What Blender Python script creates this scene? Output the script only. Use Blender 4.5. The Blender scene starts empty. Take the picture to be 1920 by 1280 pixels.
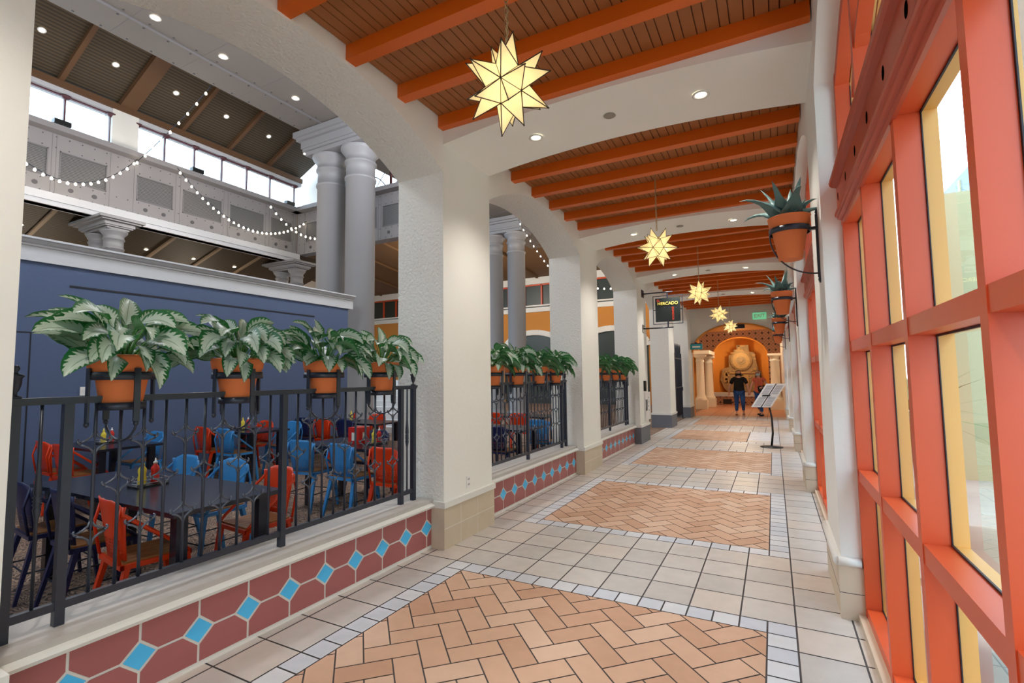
import bpy, bmesh, math, random
from mathutils import Vector, Matrix, Euler, noise
R = random.Random(7)
PI = math.pi
scn = bpy.context.scene
COL = scn.collection

# ---------------------------------------------------------------- camera
F_PX, YAW, PITCH, ROLL, CAMH = 925.76, .4856, .0709, -.0125, 1.558
fw = Vector((-math.sin(YAW)*math.cos(PITCH), math.cos(YAW)*math.cos(PITCH), math.sin(PITCH)))
rt = Vector((math.cos(YAW), math.sin(YAW), 0)); up = rt.cross(fw)
r2 = math.cos(ROLL)*rt + math.sin(ROLL)*up; u2 = -math.sin(ROLL)*rt + math.cos(ROLL)*up
cam = bpy.data.objects.new('camera', bpy.data.cameras.new('camera')); COL.objects.link(cam)
cam.matrix_world = Matrix(((r2.x, u2.x, -fw.x, 0), (r2.y, u2.y, -fw.y, 0), (r2.z, u2.z, -fw.z, CAMH), (0, 0, 0, 1)))
cam.data.sensor_width = 36; cam.data.lens = F_PX/1920*36; cam.data.clip_start = .02; cam.data.clip_end = 300
scn.camera = cam

# ---------------------------------------------------------------- world, view, light
scn.view_settings.view_transform = 'Standard'; scn.view_settings.look = 'None'
scn.view_settings.gamma = 1; scn.view_settings.use_curve_mapping = False
scn.view_settings.exposure = 0.7
cy = scn.cycles
cy.use_denoising = True; cy.max_bounces = 7; cy.diffuse_bounces = 5; cy.glossy_bounces = 3
cy.transmission_bounces = 4; cy.transparent_max_bounces = 10
cy.caustics_reflective = False; cy.caustics_refractive = False
cy.sample_clamp_indirect = 6; cy.use_adaptive_sampling = True; cy.adaptive_threshold = .03
w = bpy.data.worlds.new('world'); scn.world = w; w.use_nodes = True
nt = w.node_tree; nt.nodes.clear()
wo = nt.nodes.new('ShaderNodeOutputWorld'); bg = nt.nodes.new('ShaderNodeBackground')
tc = nt.nodes.new('ShaderNodeTexCoord'); sp = nt.nodes.new('ShaderNodeSeparateXYZ'); cr = nt.nodes.new('ShaderNodeValToRGB')
cr.color_ramp.elements[0].position = 0; cr.color_ramp.elements[0].color = (.5, .6, .7, 1)
cr.color_ramp.elements[1].position = .5; cr.color_ramp.elements[1].color = (.58, .80, 1.0, 1)
nt.links.new(tc.outputs['Generated'], sp.inputs[0]); nt.links.new(sp.outputs['Z'], cr.inputs[0])
nt.links.new(cr.outputs[0], bg.inputs[0]); nt.links.new(bg.outputs[0], wo.inputs[0])
bg.inputs[1].default_value = 5.0
SUN = bpy.data.objects.new('sun', bpy.data.lights.new('sun', 'SUN')); COL.objects.link(SUN)
SUN.data.energy = 2.2; SUN.data.angle = math.radians(12); SUN.data.color = (1, .96, .9)
SUN.rotation_euler = Vector((.22, .03, .97)).to_track_quat('Z', 'Y').to_euler()

def portal(name, loc, size, rot):
    l = bpy.data.lights.new(name, 'AREA'); l.shape = 'RECTANGLE'; l.size, l.size_y = size
    l.cycles.is_portal = True
    o = bpy.data.objects.new(name, l); COL.objects.link(o); o.location = loc; o.rotation_euler = rot
portal('window_portal', (.70, 9.5, 2.0), (4.2, 27), (0, PI/2, 0))
portal('clerestory_portal', (-13.3, 6.5, 7.2), (1.2, 9), (0, -PI/2, 0))
portal('lunette_portal', (-10, 10.8, 7.6), (5, 1.8), (-PI/2, 0, 0))
def lamp(loc, e, color=(1, .92, .82), size=.06, spot=None, name='lamp_light'):
    l = bpy.data.lights.new(name, 'SPOT' if spot else 'POINT'); l.energy = e; l.color = color; l.shadow_soft_size = size
    if spot: l.spot_size = math.radians(spot); l.spot_blend = 1
    o = bpy.data.objects.new(name, l); COL.objects.link(o); o.location = loc; return o

# ---------------------------------------------------------------- helpers
def lin(c):
    return tuple(((v/255)/12.92 if v/255 <= .04045 else ((v/255+.055)/1.055)**2.4) for v in c) + (1,)
M = {}
def mat(name, col, rough=.6, metal=0, bump=0, bscale=40, var=0, vscale=6, spec=.5, emit=None, estr=0, coord='Object'):
    m = bpy.data.materials.new(name); m.use_nodes = True; n = m.node_tree; b = n.nodes['Principled BSDF']
    b.inputs['Base Color'].default_value = lin(col); b.inputs['Roughness'].default_value = rough
    b.inputs['Metallic'].default_value = metal; b.inputs['Specular IOR Level'].default_value = spec
    t = n.nodes.new('ShaderNodeTexCoord')
    if var:
        nz = n.nodes.new('ShaderNodeTexNoise'); nz.inputs['Scale'].default_value = vscale; nz.inputs['Detail'].default_value = 5
        n.links.new(t.outputs[coord], nz.inputs['Vector'])
        mx = n.nodes.new('ShaderNodeMix'); mx.data_type = 'RGBA'
        mx.inputs[6].default_value = tuple(min(1, v*(1-var)) for v in lin(col)[:3])+(1,)
        mx.inputs[7].default_value = tuple(min(1, v*(1+var)) for v in lin(col)[:3])+(1,)
        n.links.new(nz.outputs['Fac'], mx.inputs[0]); n.links.new(mx.outputs[2], b.inputs['Base Color'])
    if bump:
        nb = n.nodes.new('ShaderNodeTexNoise'); nb.inputs['Scale'].default_value = bscale; nb.inputs['Detail'].default_value = 3
        n.links.new(t.outputs[coord], nb.inputs['Vector'])
        bp = n.nodes.new('ShaderNodeBump'); bp.inputs['Strength'].default_value = bump; bp.inputs['Distance'].default_value = .02
        n.links.new(nb.outputs['Fac'], bp.inputs['Height']); n.links.new(bp.outputs[0], b.inputs['Normal'])
    if emit:
        b.inputs['Emission Color'].default_value = lin(emit); b.inputs['Emission Strength'].default_value = estr
    M[name] = m; return m
mat('stucco', (238, 236, 230), .85, bump=.7, bscale=38)
mat('plaster', (236, 235, 230), .8, bump=.08, bscale=30)
mat('deck', (158, 98, 52), .6, var=.12, vscale=3)
mat('deck_groove', (104, 60, 34), .8)
mat('beam_paint', (212, 98, 10), .45, var=.08, vscale=2)
mat('tile_maroon', (168, 98, 98), .35, var=.08, vscale=3)
mat('tile_blue', (80, 196, 255), .25)
mat('grout_light', (232, 228, 222), .8)
mat('grout_dark', (78, 74, 74), .9)
mat('stone_tile', (206, 190, 168), .55, var=.1, vscale=5, bump=.05)
mat('floor_tile', (196, 190, 184), .38, var=.13, vscale=7)
mat('floor_tile_b', (187, 182, 177), .38, var=.13, vscale=9)
mat('floor_tile_c', (200, 190, 181), .38, var=.12, vscale=8)
mat('floor_pale', (206, 208, 212), .4, var=.08, vscale=9)
mat('floor_pale_b', (194, 198, 206), .4, var=.08, vscale=9)
mat('brick_a', (200, 162, 136), .5, var=.1, vscale=10)
mat('brick_b', (190, 149, 122), .5, var=.1, vscale=10)
mat('brick_c', (207, 174, 150), .5, var=.1, vscale=10)
mat('brick_far', (186, 128, 98), .4, var=.15, vscale=4)
mat('ledge', (186, 182, 178), .6, var=.08, vscale=20, bump=.04)
mat('white_trim', (226, 226, 222), .5)
mat('iron', (46, 52, 66), .34, metal=.25, spec=.6)
mat('iron_bright', (96, 102, 116), .25, metal=.6)
mat('slate', (108, 112, 122), .6, var=.1)
mat('terracotta', (222, 122, 66), .7, var=.08, vscale=9, bump=.04)
mat('soil', (60, 42, 30), .95)
mat('stem_green', (70, 130, 60), .5)
mat('agave', (92, 128, 128), .5, var=.15, vscale=8)
mat('blue_wall', (80, 96, 130), .75, bump=.1, bscale=20)
mat('cornice_white', (196, 198, 204), .5)
mat('hall_floor', (120, 100, 84), .8)
mat('wood_seat', (150, 100, 52), .5, var=.2, vscale=12)
mat('wood_dark', (32, 34, 46), .22, var=.2, vscale=8)
for nm, c in (('red', (222, 60, 12)), ('light_blue', (58, 140, 208)), ('navy', (22, 32, 78))): mat('paint_'+nm, c, .35)
mat('orange_frame', (212, 84, 42), .38)
mat('orange_cornice_shaded', (176, 70, 42), .42)  # darker copy of the frame orange, shade put into the colour
mat('yellow_frame', (240, 192, 108), .45)
mat('gasket', (25, 28, 40), .5)
mat('grey_column', (138, 138, 142), .5)
mat('grey_panel', (142, 139, 142), .6, var=.06, vscale=2)
mat('girder_grey', (112, 106, 102), .6, var=.06, vscale=2)
mat('hole_black', (8, 6, 6), 1, spec=0)
mat('eave_blue', (130, 150, 162), .7)  # blue-grey stands in for the reflection in the top panes
mat('grey_rib', (120, 118, 122), .5)
mat('rivet', (80, 78, 82), .5)
mat('cream_column', (232, 226, 212), .6, bump=.05)
mat('niche_orange', (226, 150, 62), .8)
mat('ochre', (206, 138, 62), .8)
mat('hall_brown', (112, 84, 56), .7)
mat('batten', (98, 68, 42), .6)
mat('batten_light', (170, 146, 120), .6)
mat('window_red', (84, 44, 52), .5)
mat('white_plastic', (232, 232, 232), .4)
mat('black_plastic', (18, 18, 20), .4)
mat('mustard', (236, 214, 70), .35)
mat('ketchup', (206, 38, 26), .35)
mat('label_white', (230, 226, 215), .5)
mat('exit_green', (150, 230, 190), .4, emit=(120, 230, 170), estr=.3)
mat('teal', (30, 150, 160), .4)
mat('sign_black', (28, 38, 40), .5)
mat('sign_yellow', (240, 226, 120), .5)
mat('sign_red', (232, 92, 66), .5)
mat('bulb_lit', (255, 240, 210), .5, emit=(255, 238, 205), estr=8)
mat('lens_lit', (255, 245, 225), .5, emit=(255, 240, 215), estr=9)
mat('lens_off', (150, 145, 135), .4)
mat('star_lead', (62, 48, 36), .5, metal=.4)
mat('chain_metal', (190, 170, 130), .3, metal=.8)
mat('relief_stone', (158, 134, 98), .85, var=.3, vscale=6, bump=.6, bscale=14)
mat('relief_light', (184, 150, 100), .85, var=.2, vscale=9, bump=.6, bscale=14)
mat('skin', (214, 165, 140), .6)
mat('hair_dark', (42, 28, 22), .6)
mat('hair_brown', (120, 74, 44), .6)
mat('cloth_black', (22, 24, 26), .9)
mat('denim', (44, 84, 148), .85, var=.1, vscale=20)
mat('coral', (216, 112, 84), .85)
mat('mask_black', (16, 16, 18), .8)
mat('mask_blue', (190, 215, 228), .8)
mat('shoe_tan', (170, 120, 90), .7)
mat('concrete', (160, 157, 150), .85, var=.06)
mat('outside_wall', (196, 186, 146), .85, bump=.05)
mat('outside_upper', (112, 128, 136), .5)
mat('palm', (92, 120, 62), .6)
mat('dark_glass', (44, 52, 44), .4)
mat('stair_white', (216, 218, 222), .6)
mat('wicker', (190, 180, 165), .6)
mat('paper', (230, 230, 232), .5)
mat('print_grey', (150, 152, 165), .6)
mat('steel', (150, 152, 158), .3, metal=.8)

def nodes_of(name, col=(128, 128, 128), rough=.5):
    m = mat(name, col, rough); return m, m.node_tree, m.node_tree.nodes['Principled BSDF']
def mth(n, op, a=None, bb=None, clamp=False):
    x = n.nodes.new('ShaderNodeMath'); x.operation = op; x.use_clamp = clamp
    for i, v in enumerate((a, bb)):
        if v is None: continue
        if isinstance(v, (int, float)): x.inputs[i].default_value = v
        else: n.links.new(v, x.inputs[i])
    return x.outputs[0]
# glass panes: clear, a little tint, real reflection
m, n, b = nodes_of('pane_glass')
n.nodes.remove(b); gl = n.nodes.new('ShaderNodeBsdfGlossy'); gl.inputs['Roughness'].default_value = 0.0
tr = n.nodes.new('ShaderNodeBsdfTransparent'); tr.inputs[0].default_value = (.93, .96, .95, 1)
lw = n.nodes.new('ShaderNodeLayerWeight'); lw.inputs[0].default_value = .5; mx = n.nodes.new('ShaderNodeMixShader')
n.links.new(mth(n, 'ADD', .06, mth(n, 'MULTIPLY', .9, mth(n, 'POWER', lw.outputs['Facing'], 4))), mx.inputs[0]); n.links.new(tr.outputs[0], mx.inputs[1]); n.links.new(gl.outputs[0], mx.inputs[2])
n.links.new(mx.outputs[0], n.nodes['Material Output'].inputs[0])
# lantern glass: seedy glass lit from inside
m, n, b = nodes_of('lantern_glass', (252, 246, 222), .2)
tl = n.nodes.new('ShaderNodeBsdfTranslucent'); tl.inputs[0].default_value = lin((255, 240, 200)); mx = n.nodes.new('ShaderNodeMixShader'); mx.inputs[0].default_value = .55
b.inputs['Emission Color'].default_value = lin((255, 232, 165)); b.inputs['Emission Strength'].default_value = .3
n.links.new(b.outputs[0], mx.inputs[1]); n.links.new(tl.outputs[0], mx.inputs[2]); n.links.new(mx.outputs[0], n.nodes['Material Output'].inputs[0])
# variegated leaf (UV: u along the blade, v across)
m, n, b = nodes_of('leaf', (40, 110, 60), .38)
uv = n.nodes.new('ShaderNodeUVMap'); sx = n.nodes.new('ShaderNodeSeparateXYZ'); n.links.new(uv.outputs[0], sx.inputs[0])
av = mth(n, 'ABSOLUTE', mth(n, 'SUBTRACT', mth(n, 'MULTIPLY', sx.outputs[1], 2), 1))
ws = mth(n, 'SINE', mth(n, 'SUBTRACT', mth(n, 'MULTIPLY', sx.outputs[0], 62), mth(n, 'MULTIPLY', av, 13)))
nz = n.nodes.new('ShaderNodeTexNoise'); nz.inputs['Scale'].default_value = 9; n.links.new(uv.outputs[0], nz.inputs['Vector'])
lim = mth(n, 'ADD', .70, mth(n, 'ADD', mth(n, 'MULTIPLY', ws, .13), mth(n, 'MULTIPLY', mth(n, 'SUBTRACT', nz.outputs['Fac'], .5), .5)))
mk = mth(n, 'MULTIPLY', mth(n, 'SUBTRACT', lim, av), 14, True)
mid = mth(n, 'MULTIPLY', mth(n, 'SUBTRACT', av, .03), 40, True)
ge = n.nodes.new('ShaderNodeNewGeometry'); front = mth(n, 'SUBTRACT', 1, ge.outputs['Backfacing'])
mk = mth(n, 'MULTIPLY', mth(n, 'MULTIPLY', mk, mth(n, 'ADD', .45, mth(n, 'MULTIPLY', mid, .55))), mth(n, 'ADD', .3, mth(n, 'MULTIPLY', front, .7)))
mc = n.nodes.new('ShaderNodeMix'); mc.data_type = 'RGBA'; mc.inputs[6].default_value = lin((26, 92, 50)); mc.inputs[7].default_value = lin((186, 202, 188))
n.links.new(mk, mc.inputs[0]); n.links.new(mc.outputs[2], b.inputs['Base Color'])
tl = n.nodes.new('ShaderNodeBsdfTranslucent'); tl.inputs[0].default_value = lin((60, 150, 60)); mx = n.nodes.new('ShaderNodeMixShader'); mx.inputs[0].default_value = .2
n.links.new(b.outputs[0], mx.inputs[1]); n.links.new(tl.outputs[0], mx.inputs[2]); n.links.new(mx.outputs[0], n.nodes['Material Output'].inputs[0])
# perforated chair backs
for nm, c in (('red', (222, 60, 12)), ('light_blue', (58, 140, 208)), ('navy', (22, 32, 78))):
    m, n, b = nodes_of('back_'+nm, c, .35)
    t = n.nodes.new('ShaderNodeTexCoord'); s = n.nodes.new('ShaderNodeSeparateXYZ'); n.links.new(t.outputs['Object'], s.inputs[0])
    fx = mth(n, 'SUBTRACT', mth(n, 'FRACT', mth(n, 'MULTIPLY', s.outputs[0], 50)), .5)
    fz = mth(n, 'SUBTRACT', mth(n, 'FRACT', mth(n, 'MULTIPLY', s.outputs[2], 50)), .5)
    d = mth(n, 'ADD', mth(n, 'MULTIPLY', fx, fx), mth(n, 'MULTIPLY', fz, fz))
    hole = mth(n, 'MULTIPLY', mth(n, 'LESS_THAN', d, .09), mth(n, 'MULTIPLY', mth(n, 'LESS_THAN', s.outputs[2], .60), mth(n, 'GREATER_THAN', s.outputs[2], .50)))
    hole = mth(n, 'MULTIPLY', hole, mth(n, 'LESS_THAN', mth(n, 'ABSOLUTE', s.outputs[0]), .15))
    tr = n.nodes.new('ShaderNodeBsdfTransparent'); mx = n.nodes.new('ShaderNodeMixShader')
    n.links.new(hole, mx.inputs[0]); n.links.new(b.outputs[0], mx.inputs[1]); n.links.new(tr.outputs[0], mx.inputs[2]); n.links.new(mx.outputs[0], n.nodes['Material Output'].inputs[0])
def striped(name, c1, c2, scale, axis, duty=.5, rough=.6, c3=None, coord='Object'):
    m, n, b = nodes_of(name, c1, rough)
    t = n.nodes.new('ShaderNodeTexCoord'); s = n.nodes.new('ShaderNodeSeparateXYZ'); n.links.new(t.outputs[coord], s.inputs[0])
    f = mth(n, 'LESS_THAN', mth(n, 'FRACT', mth(n, 'MULTIPLY', s.outputs[axis], scale)), duty)
    mc = n.nodes.new('ShaderNodeMix'); mc.data_type = 'RGBA'; mc.inputs[6].default_value = lin(c1); mc.inputs[7].default_value = lin(c2)
    n.links.new(f, mc.inputs[0]); n.links.new(mc.outputs[2], b.inputs['Base Color'])
striped('corrugated', (84, 70, 50), (56, 46, 33), 14, 0)
striped('mesh_screen', (118, 118, 120), (78, 78, 80), 30, 2)
# hall floor: small cobbles
m = M['hall_floor']; n = m.node_tree; b = n.nodes['Principled BSDF']; t = n.nodes.new('ShaderNodeTexCoord')
br = n.nodes.new('ShaderNodeTexBrick'); br.inputs['Scale'].default_value = 9; br.inputs['Color1'].default_value = lin((176, 146, 122)); br.inputs['Color2'].default_value = lin((132, 108, 96)); br.inputs['Mortar'].default_value = lin((62, 52, 48)); br.inputs['Mortar Size'].default_value = .05
br.inputs['Brick Width'].default_value = .55; br.inputs['Row Height'].default_value = .3
nz = n.nodes.new('ShaderNodeTexNoise'); nz.inputs['Scale'].default_value = 3; vm = n.nodes.new('ShaderNodeVectorMath'); vm.operation = 'ADD'
n.links.new(t.outputs['Object'], nz.inputs['Vector']); n.links.new(t.outputs['Object'], vm.inputs[0]); n.links.new(nz.outputs['Color'], vm.inputs[1])
n.links.new(vm.outputs[0], br.inputs['Vector']); n.links.new(br.outputs['Color'], b.inputs['Base Color'])
# patterned terracotta blocks around the far niche
m, n, b = nodes_of('pattern_block', (168, 112, 82), .8)
t = n.nodes.new('ShaderNodeTexCoord'); mp = n.nodes.new('ShaderNodeMapping'); mp.inputs['Rotation'].default_value = (PI/2, 0, 0)
vo = n.nodes.new('ShaderNodeTexChecker'); vo.inputs['Scale'].default_value = 13; vo.inputs['Color1'].default_value = lin((150, 104, 82)); vo.inputs['Color2'].default_value = lin((166, 128, 104))
n.links.new(t.outputs['Object'], mp.inputs[0]); n.links.new(mp.outputs[0], vo.inputs['Vector'])
s = n.nodes.new('ShaderNodeSeparateXYZ'); n.links.new(t.outputs['Object'], s.inputs[0])
fx = mth(n, 'SUBTRACT', mth(n, 'FRACT', mth(n, 'MULTIPLY', s.outputs[0], 3.5)), .5); fz = mth(n, 'SUBTRACT', mth(n, 'FRACT', mth(n, 'MULTIPLY', s.outputs[2], 3.5)), .5)
dd = mth(n, 'LESS_THAN', mth(n, 'ADD', mth(n, 'ABSOLUTE', fx), mth(n, 'ABSOLUTE', fz)), .2)
mc = n.nodes.new('ShaderNodeMix'); mc.data_type = 'RGBA'; mc.inputs[7].default_value = lin((48, 36, 40)); n.links.new(vo.outputs[0], mc.inputs[6]); n.links.new(dd, mc.inputs[0]); n.links.new(mc.outputs[2], b.inputs['Base Color'])

class MB:
    def __init__(s): s.v = []; s.f = []; s.m = []; s.sm = []; s.uv = {}
    def add(s, vs, fs, mi=0, smooth=False, uvs=None):
        o = len(s.v); s.v += [tuple(p) for p in vs]
        for f in fs:
            if uvs: s.uv[len(s.f)] = [uvs[i] for i in f]
            s.f.append([i+o for i in f]); s.m.append(mi); s.sm.append(smooth)
        return s
    def box(s, x0, x1, y0, y1, z0, z1, mi=0, mx=None):
        if x0 > x1: x0, x1 = x1, x0
        if y0 > y1: y0, y1 = y1, y0
        if z0 > z1: z0, z1 = z1, z0
        v = [(x0, y0, z0), (x1, y0, z0), (x1, y1, z0), (x0, y1, z0), (x0, y0, z1), (x1, y0, z1), (x1, y1, z1), (x0, y1, z1)]
        return s.add(v, [(0, 3, 2, 1), (4, 5, 6, 7), (0, 1, 5, 4), (1, 2, 6, 5), (2, 3, 7, 6), (3, 0, 4, 7)], mi) if mx is None else s.add(v, [(0, 3, 2, 1), (4, 5, 6, 7), (0, 1, 5, 4), (2, 3, 7, 6)], mi).add(v, [(1, 2, 6, 5), (3, 0, 4, 7)], mx)
    def bar(s, p, q, w, h, upv=(0, 0, 1), mi=0, w2=None, h2=None):
        p = Vector(p); q = Vector(q); d = (q-p).normalized(); u = Vector(upv)
        if abs(d.dot(u)) > .99: u = Vector((0, 1, 0))
        a = d.cross(u).normalized(); c = a.cross(d)
        w2 = w if w2 is None else w2; h2 = h if h2 is None else h2; v = []
        for P, W, H_ in ((p, w, h), (q, w2, h2)):
            for i, j in ((-1, -1), (1, -1), (1, 1), (-1, 1)): v.append(P + a*W/2*i + c*H_/2*j)
        return s.add(v, [(0, 1, 2, 3), (7, 6, 5, 4), (0, 4, 5, 1), (1, 5, 6, 2), (2, 6, 7, 3), (3, 7, 4, 0)], mi)
    def tube(s, pts, r, n=8, mi=0, cap=True):
        pts = [Vector(p) for p in pts]; N = len(pts); rs = r if isinstance(r, (list, tuple)) else [r]*N
        t = (pts[1]-pts[0]).normalized(); a = t.orthogonal().normalized(); vs = []
        for i, p in enumerate(pts):
            t = (pts[min(i+1, N-1)]-pts[max(i-1, 0)])
            t = t.normalized() if t.length > 1e-9 else Vector((0, 0, 1))
            a = (a - t*a.dot(t)); a = a.normalized() if a.length > 1e-6 else t.orthogonal().normalized(); b = t.cross(a)
            for k in range(n): an = 2*PI*k/n; vs.append(p + (a*math.cos(an)+b*math.sin(an))*rs[i])
        fs = [(i*n+k, i*n+(k+1) % n, (i+1)*n+(k+1) % n, (i+1)*n+k) for i in range(N-1) for k in range(n)]
        s.add(vs, fs, mi, True)
        if cap:
            o = len(s.v)-len(vs)
            s.f.append([o+k for k in range(n)][::-1]); s.m.append(mi); s.sm.append(False)
            s.f.append([o+(N-1)*n+k for k in range(n)]); s.m.append(mi); s.sm.append(False)
        return s
    def lathe(s, prof, c=(0, 0, 0), n=20, mi=0, smooth=True, cap=True):
        vs = [(c[0]+r*math.cos(2*PI*k/n), c[1]+r*math.sin(2*PI*k/n), c[2]+z) for r, z in prof for k in range(n)]
        fs = [(i*n+k, i*n+(k+1) % n, (i+1)*n+(k+1) % n, (i+1)*n+k) for i in range(len(prof)-1) for k in range(n)]
        s.add(vs, fs, mi, smooth)
        if cap:
            o = len(s.v)-len(vs)
            s.f.append([o+k for k in range(n)][::-1]); s.m.append(mi); s.sm.append(False)
            s.f.append([o+(len(prof)-1)*n+k for k in range(n)]); s.m.append(mi); s.sm.append(False)
        return s
    def prism(s, poly, off, mi=0):
        n = len(poly); off = Vector(off); v = [Vector(p) for p in poly]; v += [p+off for p in v]
        return s.add(v, [tuple(range(n)), tuple(range(2*n-1, n-1, -1))]+[(i, n+i, n+(i+1) % n, (i+1) % n) for i in range(n)], mi)
    def build(s, name, mats, parent=None, loc=None, rot=None, recalc=True):
        me = bpy.data.meshes.new(name); me.from_pydata(s.v, [], s.f)
        if isinstance(mats, str): mats = [mats]
        for x in mats: me.materials.append(M[x])
        me.polygons.foreach_set('material_index', s.m); me.polygons.foreach_set('use_smooth', s.sm)
        if s.uv:
            ul = me.uv_layers.new(name='UVMap')
            for pi, p in enumerate(me.polygons):
                if pi in s.uv:
                    for li, q in zip(p.loop_indices, s.uv[pi]): ul.data[li].uv = q
        if recalc:
            bm = bmesh.new(); bm.from_mesh(me); bmesh.ops.recalc_face_normals(bm, faces=bm.faces); bm.to_mesh(me); bm.free()
        me.update()
        o = bpy.data.objects.new(name, me); COL.objects.link(o)
        if parent: o.parent = parent
        if loc: o.location = loc
        if rot: o.rotation_euler = rot
        return o
def tag(o, label, cat, group=None, kind=None):
    o['label'] = label; o['category'] = cat
    if group: o['group'] = group
    if kind: o['kind'] = kind
    return o
def struct(o): o['kind'] = 'structure'; return o
def thing(name, label, cat, loc=(0, 0, 0), rotz=0, group=None):
    o = bpy.data.objects.new(name, None); COL.objects.link(o); o.empty_display_size = .1
    o.location = loc; o.rotation_euler = (0, 0, rotz); return tag(o, label, cat, group)
def copy_tree(o, parent=None):
    c = o.copy(); COL.objects.link(c)
    if parent: c.parent = parent
    for ch in list(o.children): copy_tree(ch, c)
    return c
def dup(o, label, loc, rotz=0, group=None):
    c = copy_tree(o); c.location = loc; c.rotation_euler = (0, 0, rotz); c['label'] = label
    if group: c['group'] = group
    return c

# ---------------------------------------------------------------- dimensions
P = 3.774                       # bay length
XL, XLB, XR = -2.714, -3.26, .329
Y0 = 3.771; PW = .869           # pier near edge, pier width along the corridor
ZS, ZA, ZC = 3.522, 3.92, 4.036
YE = 19.74; FE = .04; T = .3145; TX = -2.776; TY = 3.288
def arc_z(y, yc, half, zs=ZS, za=ZA):
    rise = za-zs; r = (half*half+rise*rise)/(2*rise); return za-r+math.sqrt(max(0, r*r-(y-yc)**2))

# ---------------------------------------------------------------- floor
def clip(poly, x0, x1, y0, y1):
    for ax, val, sg in ((0, x0, 1), (0, x1, -1), (1, y0, 1), (1, y1, -1)):
        out = []
        for i in range(len(poly)):
            a, b = poly[i], poly[(i+1) % len(poly)]; da = (a[ax]-val)*sg; db = (b[ax]-val)*sg
            if da >= 0: out.append(a)
            if (da >= 0) != (db >= 0):
                t_ = da/(da-db); out.append((a[0]+(b[0]-a[0])*t_, a[1]+(b[1]-a[1])*t_))
        poly = out
        if len(poly) < 3: return None
    return poly
fl = MB(); GX0, GX1 = -2.86, .44
def ftile(x0, x1, y0, y1, kinds, g=.0052, lim=None):
    x0, x1 = max(x0, GX0), min(x1, GX1)
    if x1-x0 < .02 or y1-y0 < .02: return
    fl.add([(x0+g, y0+g, 0), (x1-g, y0+g, 0), (x1-g, y1-g, 0), (x0+g, y1-g, 0)], [(0, 1, 2, 3)], R.choice(kinds))
FM = ['grout_dark', 'floor_tile', 'floor_tile_b', 'floor_tile_c', 'floor_pale', 'floor_pale_b', 'brick_a', 'brick_b', 'brick_c', 'brick_far']
fl.add([(GX0, -4, -.004), (GX1, -4, -.004), (GX1, 29.5, -.004), (GX0, 29.5, -.004)], [(0, 1, 2, 3)], 0)
BX0, BX1 = TX+T, TX+9*T        # outer edges of the pale border
rows = range(-23, 53)
for r in rows:
    y = TY+r*T; inb = 5 <= ((r-1) % 12)+1 <= 12      # row between R5 and R13 of its period
    for c in range(-1, 12):
        x = TX+c*T
        if inb and 1 <= c <= 8: continue
        ftile(x, x+T, y, y+T, (1, 1, 2, 3))
W = .1515; c45 = math.cos(PI/4)
def rot45(x, y): return (c45*(x-y), c45*(x+y))
for k in range(-3, 4):
    yb = TY+5*T+P*k; yt = yb+8*T; h = T/2
    n = 16
    for j in range(16):
        yy = yb+j*h
        ftile(BX0, BX0+h, yy, yy+h, (4, 5)); ftile(BX1-h, BX1, yy, yy+h, (4, 5))
        xx = BX0+j*h
        if 0 < j < 15: ftile(xx, xx+h, yb, yb+h, (4, 5)); ftile(xx, xx+h, yt-h, yt, (4, 5))
    xr = BX1-h
    if k == 2:
        xr = -.62
        for j in range(7):
            ftile(xr+.01, BX1-h, yb+h+j*T, yb+h+(j+1)*T, (3, 4))
    for i in range(-9, 10):
        for j in range(-4, 5):
            ox, oy = i+2*j, i-2*j
            for (a, b_, cc, d) in ((0, 2, 0, 1), (-1, 0, 0, 2)):
                g = .028
                q = [(a+g, cc+g), (b_-g, cc+g), (b_-g, d-g), (a+g, d-g)]
                q = [rot45((ox+u)*W, (oy+v)*W) for u, v in q]
                q = [(u-1.2, v+yb+1.236) for u, v in q]
                if max(p[0] for p in q) < BX0+h or min(p[0] for p in q) > xr or max(p[1] for p in q) < yb+h or min(p[1] for p in q) > yt-h: continue
                q = clip(q, BX0+h+.004, xr-.004, yb+h+.004, yt-h-.004)
                if q: fl.add([(u, v, 0) for u, v in q], [tuple(range(len(q)))], R.choice((6, 6, 7, 8)))
y = TY+53*T
while y < 29.4:
    for c in range(-1, 6): ftile(TX+c*T*2, TX+(c+1)*T*2, y, y+T*.5, (9, 9, 7))
    y += T*.5
struct(fl.build('floor', FM, recalc=False))
fb = MB(); fb.box(-26, 13, -5, 34, -.3, -.03); struct(fb.build('floor', 'hall_floor'))
fh = MB(); fh.box(-26, -2.86, -5, 34, -.03, -.001); struct(fh.build('floor', 'hall_floor'))

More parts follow.
